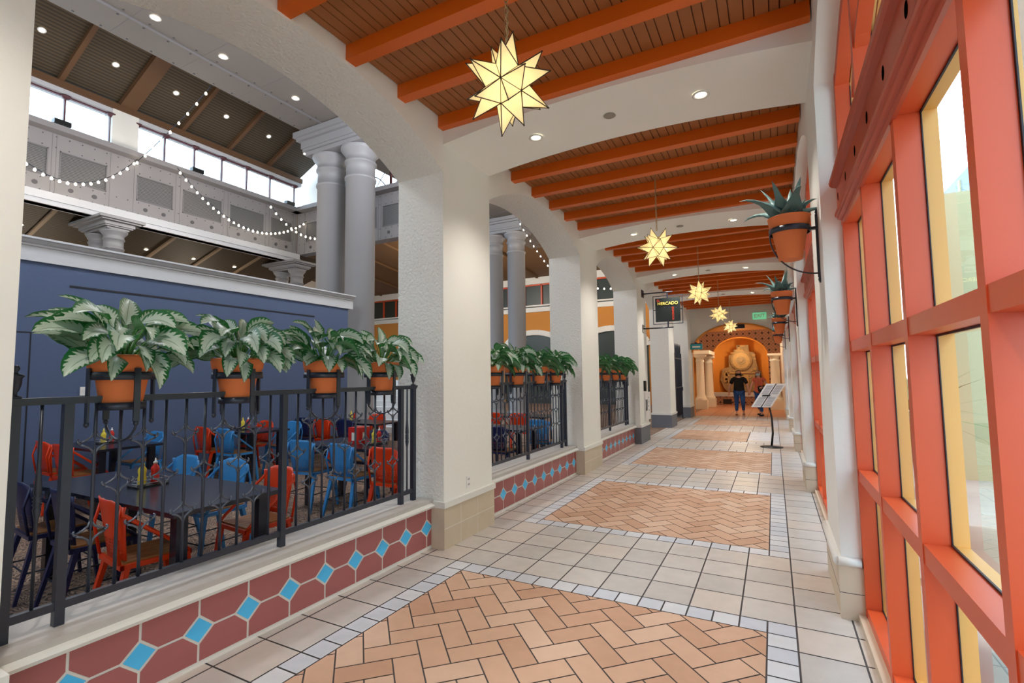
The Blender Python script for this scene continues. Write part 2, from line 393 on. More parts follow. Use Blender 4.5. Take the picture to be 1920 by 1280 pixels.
# ---------------------------------------------------------------- left arcade wall
def arcade(x0, x1, y0, ks, w, zs, za, ztop, zb=0):
    a = MB()
    for k in ks: a.box(x0, x1, y0+P*k, y0+w+P*k-(FE if k == -1 and x0 < -3 else 0), zb, ztop, 0, 1)
    for k in ks[:-1]:
        ya, yb = y0+w+P*k-(FE if k == -1 and x0 < -3 else 0), y0+P*(k+1); yc = (ya+yb)/2; hf = (yb-ya)/2; N = 26
        ys = [ya+(yb-ya)*i/N for i in range(N+1)]; zz = [arc_z(q, yc, hf, zs, za) for q in ys]
        for i in range(N):
            q0, q1, z0, z1 = ys[i], ys[i+1], zz[i], zz[i+1]
            a.add([(x0, q0, z0), (x1, q0, z0), (x1, q1, z1), (x0, q1, z1)], [(0, 1, 2, 3)], 0, True)
            a.add([(x0, q0, z0), (x0, q1, z1), (x0, q1, ztop), (x0, q0, ztop)], [(0, 1, 2, 3)], 1)
            a.add([(x1, q0, z0), (x1, q1, z1), (x1, q1, ztop), (x1, q0, ztop)], [(0, 1, 2, 3)], 1)
        a.add([(x0, ya, ztop), (x1, ya, ztop), (x1, yb, ztop), (x0, yb, ztop)], [(0, 1, 2, 3)])
    return a
struct(arcade(XLB, XL, Y0, [-2, -1, 0, 1, 2, 3, 4], PW, ZS, ZA, ZC).build('wall_left', ['stucco', 'plaster'], recalc=False))
u = MB(); u.box(XLB, XL, -4, 27, ZC, 9.6); u.box(-3.9, -3.5, Y0+4*P+PW, 29.5, 0, 9.6); struct(u.build('wall_left_upper', 'stucco'))
for k in range(-1, 5):
    y = Y0+P*k; slate = k >= 2
    b = MB(); e = .018
    PWk = PW-(FE if k == -1 else 0); b.box(XLB-e, XL+e, y-e, y+PWk+e, 0, .37)
    b.box(XLB-e-.006, XL+e+.012, y-e-.012, y+PWk+e+.012, .37, .425, 1)
    if not slate:
        for zz in (.185,):
            b.box(XL+e, XL+e+.001, y-e, y+PW+e, zz-.002, zz+.002, 2)
        for yy in (.25, .55): b.box(XL+e, XL+e+.001, y+yy-.002, y+yy+.002, 0, .37, 2)
    struct(b.build('baseboard_left', ['slate' if slate else 'stone_tile', 'white_trim', 'grout_light']))

# knee walls with hexagonal tiles
MOD = .2875; YR8 = 3.398
for k in range(-1, 3):
    ya, yb = Y0+PW+P*(k-1)+.018-(FE if k == 0 else 0), Y0+P*k-.018
    kw = MB(); XF = -2.846
    kw.box(-3.14, XF, ya, yb, 0, .36, 0)
    kw.box(-3.17, -2.82, ya, yb, .405, .445, 1)
    pr = [(-2.83, .36), (-2.80, .372), (-2.792, .39), (-2.80, .405), (-2.82, .412), (-3.15, .412), (-3.15, .36)]
    kw.prism([(x, ya, z) for x, z in pr], (0, yb-ya, 0), 2)
    g = .006; zc = .196; zt, zb_ = .356, .03; hh, hw = .077, .084
    def yz(poly, mi):
        q = clip(poly, ya, yb, 0, 1)
        if q: kw.add([(XF+.003, a, b_) for a, b_ in q], [tuple(range(len(q)))], mi)
    i0 = int((ya-YR8)/MOD)-2
    for i in range(i0, i0+18):
        a = YR8+MOD*i; b_ = a+MOD
        yz([(a+g, zt), (b_-g, zt), (b_-g, zc+hh), (b_-hw, zc+g), (a+hw, zc+g), (a+g, zc+hh)], 3)
        yz([(a+g, zb_), (b_-g, zb_), (b_-g, zc-hh), (b_-hw, zc-g), (a+hw, zc-g), (a+g, zc-hh)], 3)
        yz([(a, zc+hh-.012), (a+hw-.012, zc), (a, zc-hh+.012), (a-hw+.012, zc)], 4)
    o = kw.build('wall_left_knee', ['grout_light', 'ledge', 'white_trim', 'tile_maroon', 'tile_blue'], recalc=False); struct(o)

# ---------------------------------------------------------------- ceiling, beams, cross bands
ce = MB(); ce.box(XL, .5, -4, YE, ZC+.012, ZC+.1, 0)
x = XL; 
while x < .45:
    for (a, b_) in ((.008, .064), (.072, .155)): ce.box(x+a, min(x+b_, .5), -4, YE, ZC, ZC+.012, 1)
    x += .155
struct(ce.build('ceiling', ['deck_groove', 'deck']))
for k in range(-1, 5):
    for j in range(5):
        y = 3.693+P*k-.574*j
        if y > 23: continue
        bm_ = MB(); bm_.box(XL, XR-.01, y, y+.1, 3.925, ZC+.002); struct(bm_.build('trim_beam', 'beam_paint'))
for k in range(-1, 4):
    ya, yb = Y0+P*k+.0, Y0+PW+P*k; N = 24; s_ = MB(); xa, xb = XL-.01, XR+.02
    xs = [xa+(xb-xa)*i/N for i in range(N+1)]; zz = [arc_z(q, (xa+xb)/2, (xb-xa)/2, 3.79, 3.885) for q in xs]
    for i in range(N):
        s_.add([(xs[i], ya, zz[i]), (xs[i+1], ya, zz[i+1]), (xs[i+1], yb, zz[i+1]), (xs[i], yb, zz[i])], [(0, 1, 2, 3)], 0, True)
        for yy in (ya, yb): s_.add([(xs[i], yy, zz[i]), (xs[i+1], yy, zz[i+1]), (xs[i+1], yy, ZC+.003), (xs[i], yy, ZC+.003)], [(0, 1, 2, 3)])
    struct(s_.build('ceiling_band', 'plaster', recalc=False))
for xx in (-1.93, -.43): lamp((xx, .43, 3.78), 85, spot=105)  # unseen lamps added to brighten the near left pier, no fixtures drawn
for xx in (-1.93, -.43): lamp((xx, -3.3, 3.78), 85, spot=105)
dl0 = None
def downlight(name_lab, loc, lit=True, r=.065, energy=0, spot=130, tilt=None):
    t = thing('recessed_downlight', name_lab, 'ceiling light', loc)
    a = MB(); a.lathe([(r, 0), (r+.004, -.008), (r-.016, -.010), (r-.02, -.002), (r-.022, .0)], n=20, cap=False); a.build('trim_ring', 'white_trim', t, recalc=False)
    b_ = MB(); b_.lathe([(.001, -.001), (r-.02, -.001)], n=16, cap=False); b_.build('lens', 'lens_lit' if lit else 'lens_off', t, recalc=False)
    if tilt: t.rotation_euler = tilt
    if energy: lamp((loc[0], loc[1], loc[2]-.06), energy, spot=spot, size=.05)
    return t
ORD = ['first', 'second', 'third', 'fourth', 'fifth', 'sixth', 'seventh']
for k in range(0, 4):
    y = Y0+PW/2+P*k
    for xx, lit, side in ((-1.93, True, 'left of centre, nearer the arches'), (-.43, True, 'right of centre, nearer the windows')):
        z = arc_z(xx, (XL+XR)/2, (XR-XL)/2, 3.79, 3.885)-.002
        downlight('round recessed downlight in the %s cream ceiling band, %s' % (ORD[k], side), (xx, y, z), lit, energy=85, spot=105)
    t = MB(); t.lathe([(.05, 0), (.055, -.006), (.045, -.012), (.001, -.012)], n=16)
    o = t.build('speaker_grille', 'lens_off'); o.location = (-1.2, y, 3.886)
    tag(o, 'small grey round grille in the middle of the %s cream ceiling band' % ORD[k], 'ceiling grille', 'grilles in the ceiling bands')

# ---------------------------------------------------------------- right wall
YRp, PWR = 3.86, .84
XRB = .455
struct(arcade(XR, XRB, YRp, [-2, -1, 0, 1, 2, 3, 4], PWR, ZS, ZA, ZC+.06).build('wall_right', ['plaster', 'plaster'], recalc=False))
u = MB(); u.box(XR, XRB+.4, YRp+4*P+PWR-.05, 29.5, 0, ZC+.06); struct(u.build('wall_right_end', 'stucco'))
for k in range(-1, 5):
    y = YRp+P*k; e = .016
    b = MB(); b.box(XR-e, XRB-.01, y-e, y+PWR+e, 0, .33); b.box(XR-e, XR-e-.001, y-e, y+PWR+e, .163, .167, 2)
    b.box(XR-e, XRB-.01, y-e-.001, y-e, .163, .167, 2)
    rr = .028
    for (p_, q_) in (((XR-e, y-e, .358), (XR-e, y+PWR+e, .358)), ((XR-e, y-e, .358), (XRB-.02, y-e, .358)), ((XR-e, y+PWR+e, .358), (XRB-.02, y+PWR+e, .358))): b.tube([p_, q_], rr, 12, 1)
    b.box(XR-e, XRB-.02, y-e, y+PWR+e, .33, .386, 1)
    struct(b.build('baseboard_right', ['stone_tile', 'white_trim', 'grout_dark']))
    if k < 4:
        c = MB(); c.box(.405, XRB+.05, y+PWR+e, y+P-e, 0, .045); struct(c.build('trim_sill_curb', 'stone_tile'))
def window_bay(k, idx):
    ya, yb = YRp+PWR+P*(k-1), YRp+P*k; yc = (ya+yb)/2; hf = (yb-ya)/2
    XF, XG, XY = .446, .523, .575
    w_ = bpy.data.objects.new('window_%d' % idx, None); COL.objects.link(w_); w_['kind'] = 'structure'
    muls = [yb-.035-.77*i for i in range(1, 4)]
    def ztop(y_): return arc_z(min(max(y_, ya), yb), yc, hf)
    for nm, xa, xb, mt, gr in (('frame', XF, XG, 'orange_frame', 0), ('outer_frame', XG+.006, XY, 'yellow_frame', -.008)):
        a = MB()
        for i, y_ in enumerate([yb]+muls+[ya]):
            wd = .05; yy0, yy1 = (yb-.05, yb) if i == 0 else ((ya, ya+.05) if i == 4 else (y_, y_+wd))
            a.box(xa-.003, xb+.001, yy0-gr*.3, yy1, .045, ztop((yy0+yy1)/2)+.01)
        a.box(xa, xb, ya, yb, .045, .10); a.box(xa, xb, ya, yb, .875, .945); a.box(xa, xb, ya, yb, 1.69, 1.757)
        a.box(xa, xb, ya, yb, 2.525, 2.86)
        N = 22; ys = [ya+(yb-ya)*i/N for i in range(N+1)]
        for i in range(N):
            q0, q1 = ys[i], ys[i+1]; z0, z1 = ztop(q0), ztop(q1)
            a.prism([(xa, q0, z0-.09), (xa, q1, z1-.09), (xa, q1, z1+.02), (xa, q0, z0+.02)], (xb-xa, 0, 0))
        o = a.build(nm, mt, w_)
        # curved muntin of the lunette
        c = MB(); N = 16; pts = []
        for i in range(N+1):
            an = PI*(.12+.76*i/N); pts.append(((xa+xb)/2, yc-math.cos(an)*hf*.62, 2.86+math.sin(an)*.62))
        for i in range(N): c.bar(pts[i], pts[i+1], xb-xa-.01, .035, (0, 0, 1))
        c.build('arch_muntin', mt, w_)
    gs = MB()
    for i, y_ in enumerate([yb]+muls+[ya]):
        yy0, yy1 = (yb-.05, yb) if i == 0 else ((ya, ya+.05) if i == 4 else (y_, y_+.05))
        gs.box(XG+.0015, XG+.005, yy0-.008, yy1+.008, .09, ztop((yy0+yy1)/2)-.1)
    for (z0, z1) in ((.045, .108), (.867, .953), (1.682, 1.765), (2.517, 2.868)): gs.box(XG, XG+.006, ya, yb, z0, z1)
    gs.build('gasket', 'gasket', w_)
    ed = [yb-.05]+[m_ for m_ in muls]+[ya+.05]; cells = []
    ys = [ya+.05, *[m_ for m_ in reversed(muls)], yb-.05]
    spans = [(ya+.05, muls[2]), (muls[2]+.05, muls[1]), (muls[1]+.05, muls[0]), (muls[0]+.05, yb-.05)]
    for (a0, a1) in spans:
        for (z0, z1) in ((.10, .875), (.945, 1.69), (1.757, 2.525)):
            g_ = MB(); g_.add([(XG+.003, a0, z0), (XG+.003, a1, z0), (XG+.003, a1, z1), (XG+.003, a0, z1)], [(0, 1, 2, 3)]); g_.build('pane', 'pane_glass', w_, recalc=False)
        g_ = MB(); g_.add([(XG+.003, a0, 2.86), (XG+.003, a1, 2.86), (XG+.003, a1, ztop(a1)-.08), (XG+.003, a0, ztop(a0)-.08)], [(0, 1, 2, 3)]); g_.build('pane', 'pane_glass', w_, recalc=False)
    # moulded cornice; flat black discs paint the dark inside its drilled holes
    prof = [(.452, 2.515), (.436, 2.512), (.428, 2.518), (.427, 2.528), (.414, 2.531), (.405, 2.535), (.404, 2.546), (.394, 2.55), (.390, 2.562), (.393, 2.575), (.402, 2.582), (.407, 2.59), (.407, 2.738), (.397, 2.741), (.382, 2.745), (.371, 2.758), (.368, 2.776), (.374, 2.798), (.392, 2.811), (.452, 2.815)]
    c = MB(); c.prism([(x_, ya+.14, z_) for x_, z_ in prof], (0, yb-ya-.28, 0), 0)
    y_ = ya+.3
    i = 0
    hy = [yb-.937-.362*j for j in range(-2, 7)]
    for y_ in hy:
        if ya+.2 < y_ < yb-.2:
            vs = [(.4062, y_+.022*math.cos(q), 2.662+.028*math.sin(q)) for q in [2*PI*j/14 for j in range(14)]]
            c.add(vs, [tuple(range(14))], 1)
    o = c.build('cornice', ['orange_cornice_shaded', 'hole_black'], w_)
    sp_ = MB(); sp_.box(.44, .451, ya, yb, 2.53, 2.81); sp_.build('spandrel', 'orange_frame', w_)
for i, k in enumerate(range(-1, 5)): window_bay(k, i+1)

# ---------------------------------------------------------------- far end of the corridor
def ell_wall(yf, yb_, x0, x1, xc, hw, zs, rise, zt, mats, name, trim=None):
    a = MB(); N = 32
    xs = [xc-hw*math.cos(PI*i/N) for i in range(N+1)]; zz = [zs+rise*math.sin(PI*i/N) for i in range(N+1)]
    for yy in (yf, yb_):
        a.add([(x0, yy, 0), (xc-hw, yy, 0), (xc-hw, yy, zt), (x0, yy, zt)], [(0, 1, 2, 3)])
        a.add([(xc+hw, yy, 0), (x1, yy, 0), (x1, yy, zt), (xc+hw, yy, zt)], [(0, 1, 2, 3)])
        for i in range(N): a.add([(xs[i], yy, zz[i]), (xs[i+1], yy, zz[i+1]), (xs[i+1], yy, zt), (xs[i], yy, zt)], [(0, 1, 2, 3)])
    for i in range(N): a.add([(xs[i], yf, zz[i]), (xs[i+1], yf, zz[i+1]), (xs[i+1], yb_, zz[i+1]), (xs[i], yb_, zz[i])], [(0, 1, 2, 3)], 1, True)
    for xx in (xc-hw, xc+hw): a.add([(xx, yf, 0), (xx, yb_, 0), (xx, yb_, zs), (xx, yf, zs)], [(0, 1, 2, 3)], 1)
    struct(a.build(name, mats, recalc=False))
    if trim:
        t_ = MB(); t_.tube([(xs[i], yf-.01, zz[i]) for i in range(N+1)], .035, 8); struct(t_.build('trim_arch', trim))
ell_wall(19.74, 20.0, -3.5, .8, -1.13, 1.56, 2.38, 1.0, 4.3, ['plaster', 'niche_orange'], 'wall_far', 'niche_orange')
ell_wall(27.5, 27.75, -3.4, .9, -1.49, 1.28, 2.38, 1.03, 4.3, ['pattern_block', 'niche_orange'], 'wall_niche', 'niche_orange')
v = MB(); v.box(-3.5, .8, 20.0, 27.5, 3.75, 3.85); struct(v.build('ceiling_vestibule', 'ochre'))
v = MB()
N = 18
for i in range(N):
    a0, a1 = PI*i/N, PI*(i+1)/N
    p0 = (-1.49-1.28*math.cos(a0), 27.75+1.3*math.sin(a0)); p1 = (-1.49-1.28*math.cos(a1), 27.75+1.3*math.sin(a1))
    v.add([(*p0, 0), (*p1, 0), (*p1, 3.9), (*p0, 3.9)], [(0, 1, 2, 3)], 0, True)
v.box(-3.2, .3, 27.75, 29.2, 3.6, 3.7); struct(v.build('wall_niche_back', 'niche_orange', recalc=False))
lamp((-1.5, 27.4, 2.6), 22, (1, .75, .45), .1, name='niche_fill')  # unseen lamp added to light up the niche
lamp((-1.3, 23.2, 3.5), 80, (1, .85, .6), .1, name='vestibule_fill')  # unseen lamp added to brighten the vestibule and its columns
b = MB(); b.box(-2.75, -.25, 27.0, 27.48, 0, .43, 0); b.box(-2.78, -.22, 26.95, 27.49, .43, .62, 1); b.box(-2.3, -1.9, 26.99, 27.0, .06, .3, 2)
tag(b.build('stone_bench', ['pattern_block', 'cornice_white', 'black_plastic']), 'low patterned tile bench with pale top in front of the orange niche', 'bench')
def column(name, label, x_, y_, r, h, m_, ped=.4, group=None, n=28):
    t = thing(name, label, 'column', (x_, y_, 0), 0, group)
    a = MB(); a.box(-r*1.5, r*1.5, -r*1.5, r*1.5, 0, ped); a.build('pedestal', m_, t)
    a = MB(); a.lathe([(r*1.35, ped), (r*1.4, ped+.05), (r*1.3, ped+.1), (r*1.1, ped+.13), (r*1.12, ped+.17), (r, ped+.2), (r*.92, h-.34), (r*1.05, h-.32), (r*1.05, h-.28), (r*.93, h-.26), (r*.95, h-.16), (r*1.25, h-.12), (r*1.3, h-.09)], n=n, cap=False); a.build('shaft', m_, t)
    a = MB(); a.box(-r*1.45, r*1.45, -r*1.45, r*1.45, h-.09, h); a.build('capital', m_, t)
    return t
column('stone_column', 'cream stone column, nearer of the two on the left of the orange niche', -2.95, 23.9, .18, 2.45, 'cream_column')
column('stone_column', 'cream stone column, farther of the two on the left of the orange niche', -2.76, 25.6, .18, 2.42, 'cream_column')
column('stone_column', 'cream stone column to the right of the orange niche, behind the menu stand', .06, 24.3, .19, 2.42, 'cream_column')
a = MB(); a.box(-3.3, -2.5, 23.55, 25.9, 2.46, 2.62); struct(a.build('trim_entablature', 'cream_column'))
# carved stone relief
t = thing('stone_relief', 'carved stone fountain relief with a round disc inside the orange niche', 'sculpture', (-1.45, 28.35, .62))
a = MB(); pr = [(-.72, 0), (.78, 0), (.80, .9), (.70, 1.5), (.62, 2.0), (.36, 2.1), (.36, 2.42), (-.22, 2.42), (-.22, 2.2), (-.36, 2.2), (-.36, 2.0), (-.6, 1.9), (-.62, 1.3), (-.95, 1.2), (-1.05, .6), (-.9, .2)]
a.prism([(x_, 0, z_) for x_, z_ in pr], (0, .35, 0)); a.build('body', 'relief_stone', t)
a = MB()
for r0, dy in ((.52, -.06), (.47, -.10), (.42, -.12), (.36, -.08), (.30, -.13), (.22, -.15), (.15, -.10), (.08, -.2)):
    vs = [(-.02+r0*math.cos(2*PI*j/28), 0, 1.62+r0*math.sin(2*PI*j/28)) for j in range(28)]; a.prism(vs, (0, dy, 0), 1 if r0 in (.47, .36, .22, .08) else 0)  # alternating dark and pale rings put the carving's shading into the colour
for j in range(20):
    an = 2*PI*j/20; a.box(-.02+.47*math.cos(an)-.02, -.02+.47*math.cos(an)+.02, -.12, 0, 1.62+.47*math.sin(an)-.02, 1.62+.47*math.sin(an)+.02)
a.build('disc', ['relief_light', 'relief_stone'], t)
rgc = random.Random(4)
bits = []
for i in range(46):
    bx_, bz_ = rgc.uniform(-.85, .68), rgc.uniform(.08, 1.9)
    if (bx_+.02)**2+(bz_-1.62)**2 < .33 or (bx_ < -.6 and bz_ > 1.1): continue
    bits.append((bx_, bx_+rgc.uniform(.05, .16), bz_, bz_+rgc.uniform(.04, .12)))
for (x0, x1, z0, z1) in ((-.3, .1, 2.12, 2.2), (-.15, -.05, 2.2, 2.4), (-.15, .2, 2.34, 2.42), (-.5, .4, 2.0, 2.06), (-.6, .6, .95, 1.03), (-.2, .3, .4, .9), (-.9, -.7, .5, 1.0), *bits): a = MB(); a.box(x0, x1, -.05, 0, z0, z1); a.build('carving', 'relief_light', t)
# ---------------------------------------------------------------- iron railings with pot holders
XRL = -2.965
def scroll(a, y, z, s=1.0):
    # four outward curling arms around a diamond opening
    for sy in (-1, 1):
        for sz in (-1, 1):
            a.tube([(XRL, y+sy*.003, z+sz*.056*s), (XRL, y+sy*.012*s, z+sz*.032*s), (XRL, y+sy*.034*s, z+sz*.015*s), (XRL, y+sy*.058*s, z+sz*.006*s)], [.006, .006, .0055, .005], 6)
        a.tube([(XRL, y+sy*.054*s, z), (XRL, y+sy*.066*s, z+.003), (XRL, y+sy*.070*s, z+.014), (XRL, y+sy*.064*s, z+.022)], [.007, .007, .006, .003], 6)
def railing(k, label):
    off = P*k; ya, yb = .895+off, 3.655+off
    t = thing('iron_railing', label, 'railing', (0, 0, 0))
    a = MB(); a.box(XRL-.022, XRL+.022, ya-.02, yb+.02, 1.468, 1.478); a.box(XRL-.014, XRL+.014, ya-.02, yb+.02, 1.455, 1.468); a.box(XRL-.026, XRL+.026, ya-.02, yb+.02, 1.478, 1.488)
    a.build('top_rail', 'iron', t)
    a = MB(); a.box(XRL-.014, XRL+.014, ya, yb, .515, .55); a.build('bottom_rail', 'iron', t)
    posts = [.91, 1.10, 2.27, 3.47, 3.64]
    for p_ in posts:
        a = MB(); a.box(XRL-.019, XRL+.019, p_+off-.019, p_+off+.019, .445, 1.456); a.build('post', 'iron', t)
    for p_ in (1.005, 3.555):
        a = MB(); y = p_+off
        a.lathe([(.007, .55), (.007, .80), (.013, .84), (.010, .86), (.016, .90), (.009, .945), (.007, .99), (.0085, 1.0), (.015, 1.005), (.0085, 1.012), (.015, 1.02), (.0085, 1.028), (.015, 1.036), (.008, 1.045), (.009, 1.06), (.0165, 1.10), (.008, 1.19), (.007, 1.456)] if False else
                [(.007, .55), (.007, .93), (.016, .985), (.012, 1.0), (.018, 1.008), (.011, 1.016), (.018, 1.024), (.011, 1.032), (.018, 1.040), (.010, 1.048), (.016, 1.06), (.015, 1.075), (.008, 1.18), (.007, 1.456)], (XRL, y, 0), 12)
        a.build('turned_baluster', 'iron', t)
    for (a0, n, sh) in ((1.10, 10, 0), (2.27, 10, 1)):
        for j in range(1, n+1):
            y = a0+off+(1.17 if a0 < 2 else 1.2)*j/(n+1)+.004
            zs = (1.26, .83) if (j+sh) % 2 else (1.045,)
            a = MB(); segs = [.55]
            for z in sorted(zs): segs += [z-.052, z, z+.052]
            segs.append(1.456); a.tube([(XRL, y, z) for z in segs], [.0085]+[q for z in zs for q in (.0085, .0022, .0085)]+[.0085], 8)
            ob = a.build('baluster', 'iron', t)
            for z in zs: a = MB(); scroll(a, y, z); a.build('scroll', 'iron_bright', ob)
    for p_ in (.91, 3.64):
        a = MB(); a.lathe([(.024, 1.488), (.024, 1.496), (.008, 1.502), (.008, 1.515), (.014, 1.525), (.021, 1.55), (.022, 1.578), (.030, 1.584), (.028, 1.592), (.010, 1.598), (.006, 1.606), (.012, 1.614), (.014, 1.622), (.010, 1.632), (.001, 1.636)], (XRL, p_+off, 0), 16)
        a.build('finial', 'iron', t)
    for y in POTY:
        y += off
        h_ = MB()
        for z, r_, hh in ((1.566, .139, .040), (1.416, .100, .038)):
            h_.lathe([(r_, z), (r_+.004, z), (r_+.004, z+hh), (r_, z+hh), (r_, z)], (XRL, y, 0), 28, cap=False)
        ho = h_.build('pot_holder', 'iron', t)
        for q in range(4):
            an = q*PI/2+.02; cx, cyy = XRL+.144*math.cos(an), y+.144*math.sin(an)
            s_ = MB(); s_.bar((cx, cyy, 1.625), (cx, cyy, 1.36), .028, .009, (math.cos(an), math.sin(an), 0))
            s_.lathe([(.004, 1.335), (.012, 1.345), (.012, 1.36)], (cx, cyy, 0), 8)
            c2, s2 = math.cos(an), math.sin(an)
            if q in (0, 2): s_.tube([(cx, cyy, 1.345), (XRL+.135*c2, y+.135*s2, 1.32), (XRL+.09*c2, y+.09*s2, 1.28), (XRL+.04*c2, y+.04*s2, 1.262), (XRL, y, 1.258)], .006, 6)
            s_.build('strap', 'iron', ho)
    return t
POTY = [1.315, 1.935, 2.61, 3.215]
for k, l in enumerate(['black iron railing with scrolls on the nearest tiled knee wall, at the left', 'black iron railing with scrolls on the second tiled knee wall', 'black iron railing with scrolls on the third tiled knee wall, next to the hanging sign']): railing(k, l)

def leaf(a, base, az, el, L, Wd, droop, pet=.16, twist=0, n=8, bend=None):
    d = Vector((math.cos(az), math.sin(az), 0)); pts = []; ang = el
    p = Vector(base); pts = [p.copy()]
    for i in range(4):
        ang -= .05; p = p + (d*math.cos(ang)+Vector((0, 0, 1))*math.sin(ang))*pet/4; pts.append(p.copy())
    a[1].tube(pts, [.0045, .0042, .004, .0035, .003], 5)
    side = d.cross(Vector((0, 0, 1))).normalized(); vs = []; uvs = []
    if bend is not None: ang = bend
    tw0 = max((twist, -twist), key=lambda q: ((side*math.cos(q)+side.cross(d)*math.sin(q)).cross(d)).x)
    if bend is not None: twist = tw0
    for i in range(n+1):
        u_ = i/n; wv = Wd*(math.sin(PI*u_**.78)**.8 if 0 < u_ < 1 else 0)+.001
        dr = (d*math.cos(ang)+Vector((0, 0, 1))*math.sin(ang)); nn = side.cross(dr)
        s2 = (side*math.cos(twist)+nn*math.sin(twist))
        n2 = s2.cross(dr)
        for j, vv in enumerate((-1, -.5, 0, .5, 1)):
            rip = .10*math.sin(u_*18+vv*2)*abs(vv)
            vs.append(p + s2*wv/2*vv - n2*(-.22*abs(vv)**1.3*wv+ rip*wv*.4)); uvs.append((u_, (vv+1)/2))
        ang -= droop/n*(1.0 if i > 1 else .5); p = p + dr*L/n
    fs = [(i*5+j, i*5+j+1, (i+1)*5+j+1, (i+1)*5+j) for i in range(n) for j in range(4)]
    a[0].add(vs, fs, 0, True, uvs)
def foliage(seed):
    rg = random.Random(seed); a = (MB(), MB())
    N = 46
    for i in range(N):
        ring = i/N; az = i*2.39996+rg.uniform(-.25, .25)
        el = .42+1.0*ring**1.1+rg.uniform(-.15, .15)
        cz = math.cos(az); L = rg.uniform(.19, .26)*(1 if ring < .75 else .85); 
        leaf(a, (.05*math.cos(az)*(1-ring), .05*math.sin(az)*(1-ring), .16), az, el, L, L*rg.uniform(.46, .56), 1.15+.45*cz+rg.uniform(-.2, .2), rg.uniform(.07, .11)+.14*ring, rg.uniform(.25, .9), bend=.22-.5*cz+.45*ring+rg.uniform(-.2, .25))
    return a
POTMESH = None
def potted(seed):
    t = thing('potted_plant', 'plant', 'potted plant')
    a = MB(); a.lathe([(.088, .0), (.09, .002), (.112, .138), (.118, .143), (.116, .150), (.136, .157), (.134, .168), (.142, .174), (.149, .225), (.151, .235), (.142, .24), (.134, .235), (.125, .205)], n=32)
    a.build('pot', 'terracotta', t)
    a = MB(); a.lathe([(.001, .208), (.126, .208)], n=20, cap=False); a.build('soil', 'soil', t, recalc=False)
    f = foliage(seed)
    f[0].build('foliage', 'leaf', t, loc=(0, 0, .04), recalc=False); f[1].build('stems', 'stem_green', t, loc=(0, 0, .04))
    return t
protos = [potted(11+7*i) for i in range(4)]
PW_ = ['nearest', 'second', 'third', 'fourth']; RL = ['nearest railing', 'second railing', 'third railing']
HT = ['largest variegated plant in a terracotta pot at the left end of the nearest railing', 'variegated plant in a terracotta pot, second from the left on the nearest railing', 'variegated plant in a terracotta pot, third from the left on the nearest railing', 'variegated plant in a terracotta pot beside the first white pier']
for k in range(3):
    for j in range(4):
        lab = HT[j] if k == 0 else 'silver-green plant in a terracotta pot, %s of the four on the %s' % (PW_[j], RL[k])
        loc = (XRL, POTY[j]+P*k, 1.452); rz = [0.1, -.3, .25, -.1][j]+k*.35
        if k == 0:
            p_ = protos[j]; p_.location = loc; p_.rotation_euler = (0, 0, rz); p_['label'] = lab
        else: p_ = dup(protos[(j+k) % 4], lab, loc, rz)
        p_['group'] = 'potted plants along the railings'

# ---------------------------------------------------------------- star lanterns
def star_lantern():
    t = thing('star_lantern', 'star', 'pendant light', group='star lanterns down the corridor')
    ph = (1+5**.5)/2; vs = [Vector(v).normalized() for v in [(-1, ph, 0), (1, ph, 0), (-1, -ph, 0), (1, -ph, 0), (0, -1, ph), (0, 1, ph), (0, -1, -ph), (0, 1, -ph), (ph, 0, -1), (ph, 0, 1), (-ph, 0, -1), (-ph, 0, 1)]]
    fs = [(0, 11, 5), (0, 5, 1), (0, 1, 7), (0, 7, 10), (0, 10, 11), (1, 5, 9), (5, 11, 4), (11, 10, 2), (10, 7, 6), (7, 1, 8), (3, 9, 4), (3, 4, 2), (3, 2, 6), (3, 6, 8), (3, 8, 9), (4, 9, 5), (2, 4, 11), (6, 2, 10), (8, 6, 7), (9, 8, 1)]
    rot = Euler((.5, .35, .9)).to_matrix(); vs = [rot @ v for v in vs]
    g = MB(); l = MB(); rb = .115
    for f in fs:
        p3 = [vs[i]*rb for i in f]; c = sum(p3, Vector())/3; tip = c.normalized()*.245
        g.add([*p3, tip], [(0, 1, 3), (1, 2, 3), (2, 0, 3)])
        for q in p3: l.tube([q, tip], .0028, 5)
        for i in range(3): l.tube([p3[i], p3[(i+1) % 3]], .0028, 5)
        l.lathe([(.001, -.005), (.005, 0), (.001, .005)], tip, 6)
    g.build('glass_points', 'lantern_glass', t, recalc=False); l.build('lead_frame', 'star_lead', t)
    b = MB(); b.lathe([(.001, -.035), (.02, -.028), (.03, 0), (.02, .028), (.012, .045), (.001, .05)], n=14); b.build('bulb', 'bulb_lit', t)
    c = MB(); z = .21; i = 0; top = ZC-SZ
    while z < top-.03:
        an = (i % 2)*PI/2; r_ = .011; hh = .017
        pts = [(r_*math.cos(q)*math.cos(an), r_*math.cos(q)*math.sin(an), z+hh+hh*1.15*math.sin(q)) for q in [2*PI*j/8 for j in range(9)]]
        c.tube(pts, .0026, 5, cap=False); z += .031; i += 1
    c.tube([(0, 0, .2), (.004, .003, .5), (-.003, 0, top)], .0025, 5)
    c.build('chain', 'chain_metal', t)
    c = MB(); c.lathe([(.062, 0), (.06, -.008), (.03, -.018), (.008, -.03)], (0, 0, top), 18); c.build('ceiling_plate', 'chain_metal', t)
    return t
SZ = 3.075; s0 = star_lantern()
